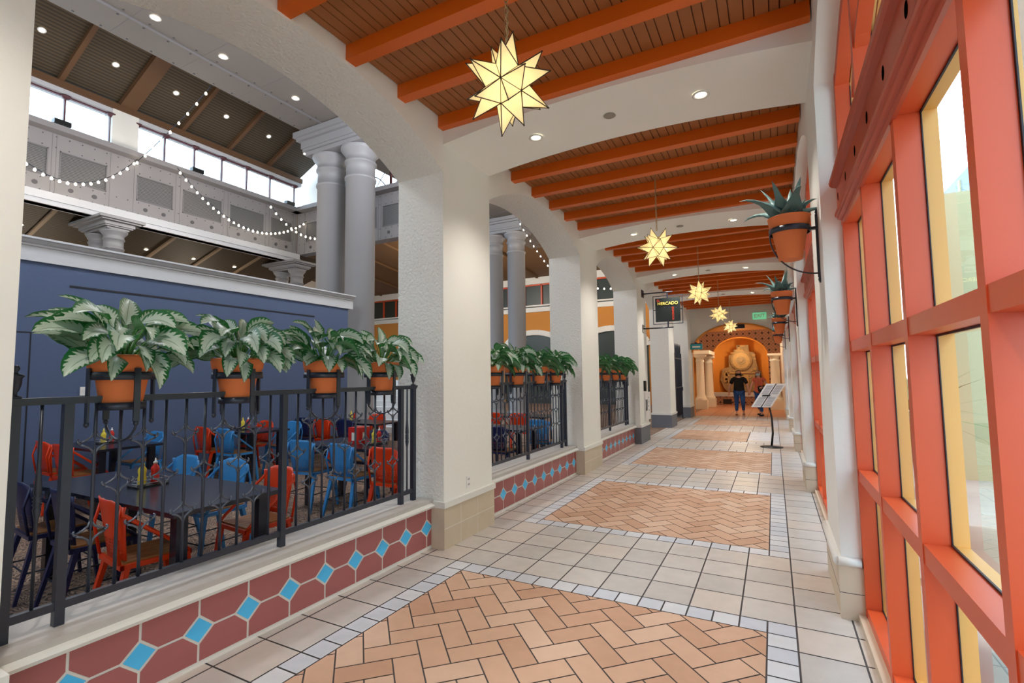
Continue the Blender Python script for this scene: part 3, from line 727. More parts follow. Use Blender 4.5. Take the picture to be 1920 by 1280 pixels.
for k in range(5):
    lab = 'gold-edged glass star lantern hanging %s' % ['nearest, in front of the first cream band', 'second from the front', 'third from the front, right of the black sign', 'fourth, smaller and farther away', 'farthest, just before the end arch'][k]
    loc = (-1.165, 2.19+P*k, SZ)
    if k == 0: s0.location = loc; s0['label'] = lab
    else: dup(s0, lab, loc, .7*k)
    lamp((loc[0], loc[1], loc[2]), 22, (1, .84, .6), .03, name='star_light')

# ---------------------------------------------------------------- restaurant furniture
def chair(color):
    t = thing('cafe_chair', 'chair', 'chair'); pm = 'paint_'+color
    # backrest: curved tapering sheet
    a = MB(); N = 8; prof = []
    pts = [(-.165, .47), (-.175, .56), (-.19, .66), (-.20, .74), (-.19, .80), (-.155, .83), (0, .838)]
    out = pts + [(-x_, z_) for x_, z_ in pts[-2::-1]]
    def by(x_, z_): return -.19-(z_-.45)*.16+.05*(x_/.2)**2
    rowsz = [.47, .55, .63, .71, .77, .81, .838]
    def halfw(z_):
        for (x0, z0), (x1, z1) in zip(pts, pts[1:]):
            if z0 <= z_ <= z1: return -(x0+(x1-x0)*(z_-z0)/(z1-z0+1e-9))
        return .02
    vs = []
    for z_ in rowsz:
        hw_ = max(halfw(z_), .03)
        if z_ >= .838: hw_ = .12
        for i in range(9):
            x_ = -hw_+2*hw_*i/8; vs.append((x_, by(x_, z_), z_))
    fs = [(r_*9+i, r_*9+i+1, (r_+1)*9+i+1, (r_+1)*9+i) for r_ in range(len(rowsz)-1) for i in range(8)]
    a.add(vs, fs, 0, True)
    o = a.build('backrest', 'back_'+color, t); sd = o.modifiers.new('s', 'SOLIDIFY'); sd.thickness = .006; sd.offset = 0
    for s_ in (-1, 1):
        a = MB(); a.tube([(s_*.20, by(.2, .79)-.0, .80), (s_*.208, -.20, .755), (s_*.206, .12, .50), (s_*.20, .17, .452)], .012, 8); a.build('side_rail', pm, t)
        a = MB(); a.tube([(s_*.19, by(.19, .79), .80), (s_*.188, -.235, .66), (s_*.186, -.20, .46)], .010, 8); a.build('back_upright', pm, t)
        for (y0, y1, x1) in ((.16, .215, .205), (-.16, -.26, .215)):
            a = MB(); a.bar((s_*.18, y0, .445), (s_*x1, y1, 0), .05, .028, (0, 1, 0), w2=.028, h2=.02); a.build('leg', pm, t)
    a = MB()
    for (x0, x1, y0, y1) in ((-.20, .20, .165, .185), (-.20, .20, -.2, -.18), (-.20, -.18, -.2, .185), (.18, .20, -.2, .185)): a.box(x0, x1, y0, y1, .425, .455)
    a.build('seat_frame', pm, t)
    a = MB()
    for i in range(6): x0 = -.178+i*.0597; a.box(x0, x0+.055, -.18, .165, .452, .466)
    a.build('seat', 'wood_seat', t)
    a = MB(); a.tube([(-.195, .18, .2), (.195, .18, .2)], .006, 6); a.tube([(-.2, -.21, .2), (.2, -.21, .2)], .006, 6); a.tube([(-.195, .18, .2), (-.2, -.21, .2)], .006, 6); a.tube([(.195, .18, .2), (.2, -.21, .2)], .006, 6); a.build('stretcher', 'iron', t)
    return t
cp = {c: chair(c) for c in ('red', 'light_blue', 'navy')}; used = {}
CN = {'red': 'red-orange', 'light_blue': 'light blue', 'navy': 'navy blue'}
def put_chair(color, x, y, rz, where):
    lab = '%s cafe chair %s' % (CN[color], where); g = 'metal cafe chairs'
    if color not in used:
        used[color] = 1; c = cp[color]; c.location = (x, y, 0); c.rotation_euler = (0, 0, rz); c['label'] = lab; c['group'] = g
    else: dup(cp[color], lab, (x, y, 0), rz, g)
def table(x0, x1, y0, y1, label):
    t = thing('cafe_table', label, 'table', ((x0+x1)/2, (y0+y1)/2, 0), 0, 'dark cafe tables'); dx, dy = (x1-x0)/2, (y1-y0)/2
    a = MB(); a.box(-dx, dx, -dy, dy, .722, .752); a.build('tabletop', 'wood_dark', t)
    for sx_ in (-1, 1):
        for sy_ in (-1, 1):
            a = MB(); a.box(sx_*(dx-.12)-.035, sx_*(dx-.12)+.035, sy_*(dy-.1)-.035, sy_*(dy-.1)+.035, 0, .722); a.build('leg', 'wood_dark', t)
table(-5.28, -3.25, 1.74, 2.50, 'long dark wooden table nearest the railing, at the left')
table(-8.3, -7.1, 2.92, 3.66, 'dark table against the blue wall, left of the other wall tables')
table(-8.3, -7.1, 4.84, 5.56, 'dark table by the middle of the blue wall')
table(-5.3, -3.3, 4.25, 4.98, 'long dark table behind the blue chairs near the first pier')
table(-8.3, -6.2, 6.62, 7.35, 'dark table at the far end of the blue wall')
table(-5.3, -3.35, 6.66, 7.40, 'dark table seen through the second arch')
table(-5.6, -4.0, 8.95, 9.7, 'dark table behind the second arch, farther into the hall')
PIr = PI
for c, x, y, rz, wh in [
    ('red', -3.67, 1.81, -.14, 'tucked under the near side of the nearest table, by the railing'),
    ('navy', -4.32, 1.80, -.10, 'at the middle of the near side of the nearest table'),
    ('navy', -4.95, 1.80, -.1, 'at the left end of the near side of the nearest table'),
    ('red', -3.66, 2.56, PIr-.1, 'behind the middle post, right end of the nearest table'),
    ('light_blue', -4.40, 2.66, PIr, 'at the far side of the nearest table, beyond its middle'),
    ('light_blue', -5.05, 2.60, PIr, 'at the far side of the nearest table, beyond its left end'),
    ('red', -8.02, 2.95, 0, 'at the left wall table, closer to the blue wall'),
    ('red', -7.45, 2.92, .1, 'at the left wall table, farther from the blue wall'),
    ('light_blue', -7.85, 3.72, PIr, 'on the far side of the left wall table'),
    ('red', -7.98, 4.86, 0, 'at the middle wall table, near side against the wall'),
    ('light_blue', -7.35, 4.82, 0, 'at the middle wall table, near side, away from the wall'),
    ('red', -7.95, 5.52, PIr, 'on the far side of the middle wall table'),
    ('light_blue', -7.35, 5.62, PIr, 'far side of the middle wall table, away from the wall'),
    ('light_blue', -5.06, 4.30, .1, 'left end of the second table, just right of the middle post'),
    ('light_blue', -4.33, 4.26, -.05, 'facing away at the middle of the second long table'),
    ('red', -3.66, 4.22, 0, 'at the right of the second long table, beside the first pier'),
    ('navy', -4.95, 5.10, PIr, 'at the far left side of the second long table'),
    ('red', -4.10, 5.12, PIr, 'on the far side of the second long table'),
    ('navy', -7.95, 6.70, 0, 'at the far wall table, closest to the blue wall'),
    ('red', -7.40, 6.68, 0, 'at the far wall table, in the middle of its near side'),
    ('navy', -6.85, 6.68, .1, 'at the far wall table, at the right of its near side'),
    ('red', -7.1, 7.40, PIr, 'on the far side of the far wall table'),
    ('navy', -3.68, 6.60, 0, 'seen through the second railing near its left end'),
    ('light_blue', -3.55, 7.78, .1, 'seen through the right half of the second railing'),
    ('red', -5.10, 9.0, 0, 'seen through the second arch, at the left of the far table'),
    ('red', -4.50, 9.0, 0, 'seen through the second arch, at the right of the far table')]: put_chair(c, x, y, rz, wh)
# condiment trays and bottles
def tray(x, y, label):
    t = thing('condiment_tray', label, 'tray', (x, y, .752), 0, 'condiment trays')
    a = MB(); a.box(-.07, .07, -.11, .11, 0, .012); a.build('base', 'black_plastic', t)
    a = MB()
    for z in (.03, .055):
        pts = [(-.07, -.11, z), (.07, -.11, z), (.07, .11, z), (-.07, .11, z), (-.07, -.11, z)]
        for p_, q_ in zip(pts, pts[1:]): a.tube([p_, q_], .003, 5)
    for cx, cy_ in ((-.07, -.11), (.07, -.11), (.07, .11), (-.07, .11)): a.tube([(cx, cy_, 0), (cx, cy_, .055)], .003, 5)
    a.build('wire_rack', 'steel', t)
def bottle(x, y, kind, label):
    t = thing(kind+'_bottle', label, 'bottle', (x, y, .765), 0, 'table condiments'); c = kind
    a = MB(); a.lathe([(.026, 0), (.029, .01), (.029, .05), (.024, .075), (.029, .10), (.027, .12), (.013, .14), (.012, .15)], n=16); a.build('body', c, t)
    a = MB(); a.lathe([(.014, .148), (.014, .162), (.006, .166), (.003, .19)], n=12); a.build('cap', 'mustard' if kind == 'mustard' else 'white_plastic', t)
spots = [(-4.32, 2.12, 'on the nearest table'), (-7.75, 3.3, 'on the left wall table'), (-7.65, 5.15, 'on the middle wall table'), (-4.35, 4.65, 'on the second long table'), (-7.1, 6.95, 'on the far wall table')]
for x, y, wh in spots:
    tray(x, y, 'small black wire condiment tray '+wh)
    bottle(x-.01, y-.04, 'mustard', 'yellow squeeze bottle in the tray '+wh)
    bottle(x-.01, y+.05, 'ketchup', 'red squeeze bottle in the tray '+wh)
a = MB(); a.box(-.09, .09, -.09, .09, 0, .2, 0); a.box(.0905, .092, -.03, .03, .04, .14, 1); a.box(-.03, .03, -.0915, -.0905, .04, .14, 1)
o = a.build('napkin_holder', ['ketchup', 'label_white']); o.location = (-4.62, 4.62, .7525); tag(o, 'red box with a white label on the second long table', 'box')

# blue partition wall with white cornice
a = MB(); a.box(-8.72, -8.5, -3.5, 8.13, 0, 3.14); 
for (y0, y1, z0, z1) in ((2.72, 2.735, 0, 2.20), (-.1, 2.735, 2.20, 2.215), (2.9, 8.0, 3.0, 3.0)):
    if z1 > z0: a.box(-8.5, -8.496, y0, y1, z0, z1, 1)
a.box(-8.5, -8.492, 3.1, 7.2, 2.86, 2.885, 1)
struct(a.build('wall_partition', ['blue_wall', 'gasket']))
pr = [(-8.75, 3.14), (-8.47, 3.14), (-8.47, 3.33), (-8.455, 3.34), (-8.455, 3.36), (-8.43, 3.375), (-8.40, 3.41), (-8.38, 3.42), (-8.38, 3.445), (-8.75, 3.445)]
a = MB(); a.prism([(x_, -3.5, z_) for x_, z_ in pr], (0, 11.75, 0)); struct(a.build('trim_cornice', 'cornice_white'))
a = MB(); a.box(-8.5, -8.488, 3.27, 3.37, 1.37, 1.49); a.box(-8.488, -8.482, 3.30, 3.312, 1.41, 1.45); a.box(-8.488, -8.482, 3.33, 3.342, 1.41, 1.45); tag(a.build('light_switch', 'white_plastic'), 'white double switch plate on the blue wall', 'switch')
t = thing('wall_outlet', 'white power outlet low on the first white pier', 'outlet', (XL, 4.18, .53))
a = MB(); a.box(0, .006, -.036, .036, -.058, .058); a.build('plate', 'white_plastic', t)
a = MB()
for z in (-.025, .025):
    for y in (-.01, .01): a.box(.006, .0075, y-.003, y+.003, z-.01, z+.01)
a.build('socket', 'black_plastic', t)

# ---------------------------------------------------------------- great hall: columns, girder, balcony, clerestory, ceilings
def hall_column(x, y, r, h, label, zb=0):
    t = thing('hall_column', label, 'column', (x, y, zb)); a = MB(); h -= zb
    a.lathe([(r*1.3, 0), (r*1.35, .1), (r*1.15, .2), (r, .3), (r, h-1.35*r*2), (r*1.08, h-1.34*r*2), (r*1.08, h-1.26*r*2), (r*.98, h-1.24*r*2), (r*.98, h-.78*r*2), (r*1.1, h-.76*r*2), (r*1.1, h-.70*r*2), (r, h-.67*r*2), (r*1.02, h-.5*r*2), (r*1.3, h-.34*r*2), (r*1.36, h-.28*r*2), (r*1.36, h-.22*r*2)], n=36, cap=False)
    a.build('shaft', 'grey_column', t); return t
def abacus(x, y, dx, dy, z0, z1, label):
    a = MB(); H_ = z1-z0
    for f0, f1, e in ((0, .18, 0), (.18, .3, .05), (.3, .62, .08), (.62, .76, .16), (.76, 1, .22)):
        a.box(x-dx-e, x+dx+e, y-dy-e, y+dy+e, z0+H_*f0, z0+H_*f1)
    tag(a.build('capital_block', 'grey_column'), label, 'capital')
for (y, who) in ((8.9, 'beyond the end of the blue wall'), (17.35, 'seen through the second arch')):
    hall_column(-8.92, y, .355, 7.42, 'tall grey hall column, right one of the pair '+who)
    hall_column(-9.93, y, .355, 7.42, 'tall grey hall column, left one of the pair '+who)
    abacus(-9.43, y, .96, .46, 7.27, 7.84, 'stepped grey capital block on the tall column pair '+who)
g = MB(); g.box(-10.35, -8.2, -3, 26, 7.86, 9.3, 0); g.box(-9.63, -9.57, -3, 26, 7.845, 7.87, 1)
for i in range(70):
    y = -2+.4*i
    for x_ in (-10.28, -9.7, -9.5, -8.3):
        g.lathe([(.02, 0), (.018, -.012), (.001, -.014)], (x_, y, 7.86), 6, 2)
for i in range(22): g.box(-10.35, -8.2, -1.9+i*1.21, -1.895+i*1.21, 7.856, 7.86, 1)
struct(g.build('ceiling_girder', ['girder_grey', 'grey_rib', 'rivet']))
for y, l in ((4.35, 'first'), (5.55, 'second'), (7.2, 'third')): downlight('round downlight in the grey girder soffit, %s from the left' % l, (-9.22, y, 7.85), True, r=.085, energy=0)
def slope_z(x): return 7.93+(x+13)*.47
c = MB(); c.add([(-13.2, -3, slope_z(-13.2)), (-10.3, -3, slope_z(-10.3)), (-10.3, 10.4, slope_z(-10.3)), (-13.2, 10.4, slope_z(-13.2))], [(0, 1, 2, 3)])
c.add([(-8.2, -3, 9.3), (-3.2, -3, 9.3), (-3.2, 26, 9.3), (-8.2, 26, 9.3)], [(0, 1, 2, 3)])
struct(c.build('ceiling_hall', 'corrugated', recalc=False))
for i in range(-4, 5):
    y = 5.61+1.21*i; big = (i % 4) == 0
    if y > 10.3: continue
    a = MB(); hw_ = .16 if big else .045
    a.bar((-13.1, y, slope_z(-13.1)-.05), (-10.3, y, slope_z(-10.3)-.05), hw_*2, .10 if not big else .16, (0, 0, 1)); struct(a.build('trim_rafter', 'batten'))
a = MB(); a.box(-13.25, -12.95, -3, 10.4, 7.62, 7.72, 0); a.box(-13.05, -12.9, -3, 10.4, 7.72, 7.86, 1); struct(a.build('trim_wall_plate', ['cornice_white', 'batten']))
for i in range(7):
    y = 2.6+1.21*i; x_ = -12.15
    sl = math.atan(.47)
    downlight('bright round downlight in the sloping brown hall ceiling, %s from the left' % ORD[i], (x_, y, slope_z(x_)-.012), True, r=.065, tilt=(0, -sl, 0))
# clerestory windows and riveted balcony front along X = -13
def clerestory(y0, y1, ms, idx):
    w_ = bpy.data.objects.new('window_%d' % idx, None); COL.objects.link(w_); w_['kind'] = 'structure'
    a = MB(); ys = [y0]+ms+[y1]
    for y in ys: a.box(-13.08, -13.02, y-.015, y+.015, 6.82, 7.62)
    a.box(-13.08, -13.02, y0, y1, 7.585, 7.62); a.box(-13.08, -13.02, y0, y1, 6.82, 6.86)
    for y in ys: a.lathe([(.001, 0), (.06, .02), (.09, .06), (.09, .08)], (-13.0, y, 7.52), 10)
    a.build('frame', 'window_red', w_)
    for p_, q_ in zip(ys, ys[1:]):
        g_ = MB(); g_.add([(-13.05, p_+.02, 6.86), (-13.05, q_-.02, 6.86), (-13.05, q_-.02, 7.56), (-13.05, p_+.02, 7.56)], [(0, 1, 2, 3)]); g_.build('pane', 'pane_glass', w_, recalc=False)
clerestory(1.2, 5.33, [2.2, 3.0, 3.75, 4.52], 11); clerestory(5.85, 10.2, [6.47, 7.18, 7.9, 8.62, 9.36], 12)
a = MB(); a.box(-13.3, -12.93, 5.33, 5.85, 6.8, 7.75); a.box(-13.3, -12.93, -3, 1.2, 6.8, 7.75); struct(a.build('wall_clerestory_pier', 'plaster'))
def balcony(label, along, y0, y1, fixed, panels):
    t = thing('balcony_front', label, 'balcony')
    def bx(a, u0, u1, d0, d1, z0, z1, mi=0):
        if along == 'Y': a.box(fixed-d1, fixed-d0, u0, u1, z0, z1, mi)
        else: a.box(u0, u1, fixed+d0, fixed+d1, z0, z1, mi)
    a = MB(); bx(a, y0, y1, -.25, .02, 6.72, 6.84)
    bx(a, y0, y1, 0, .3, 5.42, 5.78); bx(a, y0, y1, 0, .3, 6.38, 6.8)
    us = [y0]+[v_ for p_ in panels for v_ in p_]+[y1]
    for i in range(0, len(us), 2): bx(a, us[i], us[i+1], 0, .3, 5.78, 6.38)
    for i in range(0, len(us), 2):
        for u_ in (us[i]+.06, us[i+1]-.06):
            if u_ < y1 and us[i+1]-us[i] > .05: bx(a, u_-.004, u_+.004, -.004, 0, 5.42, 6.72, 1)
    u_ = y0+.1
    while u_ < y1:
        for z in (5.47, 5.73, 6.43, 6.66): bx(a, u_-.01, u_+.01, -.008, 0, z-.01, z+.01, 2)
        u_ += .22
    a.build('riveted_fascia', ['grey_panel', 'grey_rib', 'rivet'], t)
    for p_ in panels:
        a = MB(); bx(a, p_[0], p_[1], .012, .03, 5.78, 6.38); a.build('mesh_screen', 'mesh_screen', t)
        a = MB()
        for (u0, u1, z0, z1) in ((p_[0], p_[1], 5.78, 5.80), (p_[0], p_[1], 6.36, 6.38), (p_[0], p_[0]+.02, 5.78, 6.38), (p_[1]-.02, p_[1], 5.78, 6.38)): bx(a, u0, u1, -.012, .01, z0, z1)
        a.build('screen_frame', 'grey_rib', t)
    for p_ in panels:
        for f in (.25, .75):
            u_ = p_[0]+(p_[1]-p_[0])*f; a = MB(); n = 14; cc = [(.045*math.cos(2*PI*j/n), 5.60+.045*math.sin(2*PI*j/n)) for j in range(n)]
            if along == 'Y': a.prism([(fixed, u_+p, z) for p, z in cc], (.012, 0, 0))
            else: a.prism([(u_+p, fixed, z) for p, z in cc], (0, -.012, 0))
            a.build('round_boss', 'rivet', t)
balcony('grey riveted balcony front with mesh screens below the clerestory windows', 'Y', 1.0, 10.3, -13, [(1.6, 2.4), (2.7, 3.35), (3.55, 4.28), (4.47, 5.30), (5.89, 6.68), (6.91, 7.90), (8.14, 9.15), (9.39, 10.1)])
balcony('grey riveted balcony front across the end of the hall below the arched window', 'X', -13.0, -8.3, 10.32, [(-12.6, -11.8), (-11.5, -10.7), (-10.5, -9.72), (-9.5, -8.6)])
a = MB(); a.box(-13.05, -12.85, 1, 10.3, 5.14, 5.42); a.box(-13.1, -12.8, 1, 10.3, 5.14, 5.17); a.box(-12.84, -12.82, 1, 10.3, 5.25, 5.27); struct(a.build('trim_balcony', 'cornice_white'))
# end wall with arched lunette
ya = 10.62; a = MB(); N = 28; xc, hw_ = -10.0, 2.15; zs_ = 6.84; rise = 1.35
xs = [xc-hw_*math.cos(PI*i/N) for i in range(N+1)]; zz = [zs_+rise*math.sin(PI*i/N)**.9 for i in range(N+1)]
a.add([(-13.2, ya, 6.8), (xs[0], ya, 6.8), (xs[0], ya, 9.4), (-13.2, ya, 9.4)], [(0, 1, 2, 3)]); a.add([(xs[-1], ya, 6.8), (-7.7, ya, 6.8), (-7.7, ya, 9.4), (xs[-1], ya, 9.4)], [(0, 1, 2, 3)])
for i in range(N): a.add([(xs[i], ya, zz[i]), (xs[i+1], ya, zz[i+1]), (xs[i+1], ya, 9.4), (xs[i], ya, 9.4)], [(0, 1, 2, 3)])
struct(a.build('wall_lunette', 'plaster', recalc=False))
w_ = bpy.data.objects.new('window_13', None); COL.objects.link(w_); w_['kind'] = 'structure'
a = MB(); a.tube([(xs[i], ya, zz[i]) for i in range(N+1)], .04, 6); a.box(xc-hw_, xc+hw_, ya-.04, ya+.04, 6.8, 6.86)
for x_ in (-11.0, -9.47): a.box(x_-.03, x_+.03, ya-.03, ya+.03, 6.84, 8.1)
a.build('frame', 'window_red', w_)
a = MB()
for c0, s_ in ((-11.0, 1), (-9.47, 1), (-9.47, -1), (-8.2, -1)):
    a.tube([(c0+s_*.1*j*1.4, ya, 6.86+.6*math.sin(min(PI/2, j*.3))) for j in range(6)], .018, 6)
for x0, x1 in ((-10.2, -9.7), (-9.3, -8.8)): a.tube([(x0, ya, 6.9), (x1, ya, 7.5)], .012, 6)
a.build('muntin', 'grey_rib', w_)
g_ = MB(); g_.add([(xs[i], ya+.01, zz[i]) for i in range(N+1)], [tuple(range(N+1))]); g_.build('pane', 'pane_glass', w_, recalc=False)
# small column pairs under the balcony
for y, l in ((5.42, 'left'), (10.2, 'right')):
    for x_, l2 in ((-12.85, 'nearer'), (-13.52, 'farther')):
        hall_column(x_, y, .185, 4.97, 'short grey column under the balcony, %s one of the %s pair' % (l2, l))
    abacus(-13.18, y, .52, .21, 4.90, 5.135, 'stepped grey capital block on the %s short column pair' % l)
a = MB(); a.add([(-12.95, -3, 5.42), (-20.5, -3, 3.3), (-20.5, 12, 3.3), (-12.95, 12, 5.42)], [(0, 1, 2, 3)]); struct(a.build('ceiling_aisle', 'corrugated', recalc=False))
for i in range(8):
    y = .95+1.2*i; a = MB(); a.bar((-12.95, y+.05, 5.38), (-20.4, y+.05, 3.28), .07, .05, (0, 0, 1)); struct(a.build('trim_batten', 'batten_light'))
j = 0
for y in (3.2, 4.35, 5.6, 6.8, 8.0, 9.2):
    x_ = -14.4; downlight('small downlight in the lower brown ceiling behind the balcony, %s from the left' % ORD[j], (x_, y, 5.2-(12.95+x_)*-.278-.012 if False else 5.42+(x_+12.95)*.281-.012), True, r=.06, tilt=(0, -.27, 0)); j += 1
a = MB(); a.box(-21, -20.5, -3, 12, 0, 3.2); a.box(-21, -3.26, -4.2, -4.0, 0, 9.4); struct(a.build('wall_hall_side', 'plaster'))
# second part of the hall
a = MB(); a.add([(-26, 12.9, 8.3), (-3.2, 12.9, 8.3), (-3.2, 18, 8.3), (-26, 18, 8.3)], [(0, 1, 2, 3)]); a.add([(-26, 18, 8.3), (-3.2, 18, 8.3), (-3.2, 26.2, 7.35), (-26, 26.2, 7.35)], [(0, 1, 2, 3)])
struct(a.build('ceiling_far_hall', 'hall_brown', recalc=False))
for i in range(9):
    x_ = -24+2.4*i; a = MB(); a.bar((x_, 13, 8.25), (x_, 18, 8.25), .12, .1); a.bar((x_, 18, 8.25), (x_, 26, 7.33), .12, .1); struct(a.build('trim_far_beam', 'hall_brown'))
a = MB(); a.box(-26, -3.26, 26, 26.4, 6.95, 7.35, 0); a.box(-26, -3.26, 25.96, 26.4, 5.30, 5.56, 0); a.box(-26, -3.26, 26.05, 26.4, 0, 5.3, 1); a.box(-26, -3.26, 26.2, 26.4, 5.6, 7.0, 2); a.box(-26, -3.26, 25.9, 26.4, 5.62, 5.70, 0)
struct(a.build('wall_hall_far', ['plaster', 'ochre', 'dark_glass']))
for i in range(20):
    x_ = -25+1.1*i; a = MB(); a.box(x_-.04, x_+.04, 26.1, 26.2, 5.7, 6.95)
    if i % 2 == 0: a.box(x_, x_+2.2, 26.1, 26.2, 6.87, 6.95)
    struct(a.build('trim_window_post', 'orange_frame'))
a = MB()
for xc_ in (-12.3, -7.6):
    N = 16; pts = [(xc_+1.9*math.cos(PI*i/N), 25.95, 3.1+1.0*math.sin(PI*i/N)) for i in range(N+1)]
    for p_, q_ in zip(pts, pts[1:]): a.bar(p_, q_, .12, .3, (0, 0, 1))
    a.prism([(p[0], 26.02, p[2]) for p in pts], (0, .03, 0), 1); a.box(xc_-1.9, xc_+1.9, 26.02, 26.05, 0, 3.1, 1)
struct(a.build('trim_hall_arch', ['plaster', 'dark_glass']))
a = MB(); a.box(-12.0, -11.4, 18.2, 18.8, 0, 5.9); struct(a.build('wall_hall_pier', 'cream_column'))
a = MB()
for i in range(9): a.box(-12.5, -8.9, 10.9+i*.3, 13.8, i*.165, (i+1)*.165)
tag(a.build('white_staircase', 'stair_white'), 'white steps in the hall seen through the railing beside the first pier', 'stairs')
a = MB(); a.box(-26, -3.26, 26.4, 26.5, 7.3, 10); a.box(-26.2, -26, 12, 26, 0, 8.4); a.box(-26, -20.5, 12, 12.1, 0, 8.4); struct(a.build('wall_hall_outer', 'plaster'))
# string lights
def string_lights(pts, n, sag, label):
    t = thing('string_lights', label, 'string lights'); p0, p1 = Vector(pts[0]), Vector(pts[1]); c = []
    for i in range(33): f = i/32; q = p0.lerp(p1, f); q.z -= sag*4*f*(1-f); c.append(q)
    a = MB(); a.tube(c, .009, 5); a.build('cable', 'iron', t)
    bm_ = None
    for i in range(n):
        f = (i+.5)/n; q = p0.lerp(p1, f); q.z -= sag*4*f*(1-f)+.04
        if bm_ is None:
            a = MB(); a.lathe([(.001, -.028), (.018, -.022), (.026, 0), (.018, .02), (.010, .035)], n=10); bm_ = a.build('bulb', 'bulb_lit', t); bm_.location = q
        else:
            o = bm_.copy(); COL.objects.link(o); o.parent = t; o.location = q
    return t
string_lights([(-12.6, 3.0, 6.7), (-12.6, 5.7, 6.60)], 21, 1.0, 'sagging string of bulbs at the left of the balcony front')
string_lights([(-12.6, 6.55, 6.72), (-12.6, 10.7, 6.80)], 30, 1.05, 'long sagging string of bulbs across the middle of the balcony front')
string_lights([(-11.9, 8.5, 6.35), (-12.0, 11.2, 6.4)], 16, .62, 'short string of bulbs in front of the tall columns')
string_lights([(-9.9, 6.1, 8.25), (-13.0, 5.8, 6.60)], 11, .12, 'string of bulbs rising from the balcony to the grey girder')
string_lights([(-8.2, 16.2, 7.4), (-6.4, 15.8, 4.9)], 12, .15, 'string of bulbs seen through the second arch')
string_lights([(-6.6, 16, 5.0), (-3.9, 16, 4.5)], 12, .2, 'string of bulbs seen through the third arch')
def spot_fix(x, y, z, label):
    t = thing('floodlight', label, 'floodlight', (x, y, z)); a = MB(); a.box(-.07, .07, -.14, .14, .03, .13); a.build('housing', 'black_plastic', t); a = MB(); a.box(-.02, .02, -.03, .03, 0, .03); a.build('bracket', 'steel', t)
for y, l in ((4.42, 'left'), (7.15, 'middle'), (9.9, 'right')): spot_fix(-12.85, y, 6.84, 'small dark floodlight on the balcony ledge, the %s one' % l)
for i in range(3):  # unseen fill lamps added in mid-air to brighten the hall
    lamp((-10.9, .6+2.9*i, 5.2), 55, (1, .9, .8), .3, name='hall_fill')
lamp((-6.3, 2.5, 6.5), 200, (.93, .95, 1), .5, name='hall_fill'); lamp((-6.3, 7.5, 6.5), 200, (.93, .95, 1), .5, name='hall_fill')
lamp((-6.5, 14, 7), 200, (1, .86, .7), .4, name='hall_fill'); lamp((-14, 20, 6.5), 260, (1, .84, .66), .4, name='hall_fill'); lamp((-7, 22, 5.5), 140, (1, .84, .66), .4, name='hall_fill')
lamp((-15.5, 5, 3.2), 40, (1, .85, .65), .3, name='hall_fill'); lamp((-16, 9, 3.2), 40, (1, .85, .65), .3, name='hall_fill')
# ---------------------------------------------------------------- hanging wall pots with agaves
def agave(a, rg, n=12):
    for i in range(n):
        az = i*2.4+rg.uniform(-.2, .2); el = .42+.85*(i/n); L = rg.uniform(.31, .38)*(1.05 if i < 6 else .9)*(.62 if math.cos(az) > .6 else 1); d = Vector((math.cos(az), math.sin(az), 0)); side = Vector((-d.y, d.x, 0)); p = Vector((0, 0, .02))+d*.02; vs = []; N = 7; ang = el; dr_ = 1.7 if i < 7 else .35
        for s_ in range(N+1):
            u_ = s_/N; wv = .17*(1-u_)**.75*(.55+.45*math.sin(PI*min(1, u_*1.6+.15)))+.001
            dd = d*math.cos(ang)+Vector((0, 0, 1))*math.sin(ang); nn = side.cross(dd)*-1
            for vv, hh in ((-1, .35), (-.5, .08), (0, 0), (.5, .08), (1, .35)): vs.append(p+side*wv/2*vv-nn*hh*wv*.5)
            for vv in (.6, 0, -.6): vs.append(p+side*wv/2*vv+nn*.16*wv)
            ang -= dr_/N*u_*1.6; p = p+dd*L/N
        fs = [(s_*8+j, s_*8+(j+1) % 8, (s_+1)*8+(j+1) % 8, (s_+1)*8+j) for s_ in range(N) for j in range(8)]
        a.add(vs, fs, 0, True)
def wall_pot(seed):
    t = thing('potted_agave', 'agave', 'potted plant'); rg = random.Random(seed)
    a = MB(); a.lathe([(.075, 0), (.078, .003), (.115, .215), (.128, .22), (.140, .31), (.143, .315), (.133, .318), (.12, .29)], n=30); a.build('pot', 'terracotta', t)
    a = MB(); a.lathe([(.001, .292), (.121, .292)], n=20, cap=False); a.build('soil', 'soil', t, recalc=False)
    a = MB(); agave(a, rg); a.build('foliage', 'agave', t, loc=(0, 0, .29)); return t
def wall_bracket():
    t = thing('pot_bracket', 'bracket', 'wall bracket')
    a = MB(); a.lathe([(.130, -.02), (.136, -.02), (.136, .02), (.130, .02), (.130, -.02)], (-.18, 0, 0), 28, cap=False); a.bar((-.046, 0, 0), (-.004, 0, 0), .03, .02); a.build('ring', 'iron', t)
    a = MB(); a.bar((-.006, 0, .10), (-.006, 0, -.36), .022, .01, (0, 1, 0)); a.lathe([(.004, -.40), (.012, -.375), (.006, -.36)], (-.006, 0, 0), 8); a.lathe([(.006, .10), (.012, .115), (.003, .14)], (-.006, 0, 0), 8); a.build('back_plate', 'iron', t)
    a = MB(); pts = []
    for i in range(15): an = PI/2*i/14; pts.append((-.31+.30*(1-math.cos(an)), 0, -.02-.31*math.sin(an))) 
    a.tube(pts, .0055, 6); a.build('curved_stay', 'iron', t); return t
wp = [wall_pot(5), wall_pot(9)]; wb = wall_bracket()
WN = ['nearest', 'second', 'third', 'farthest']
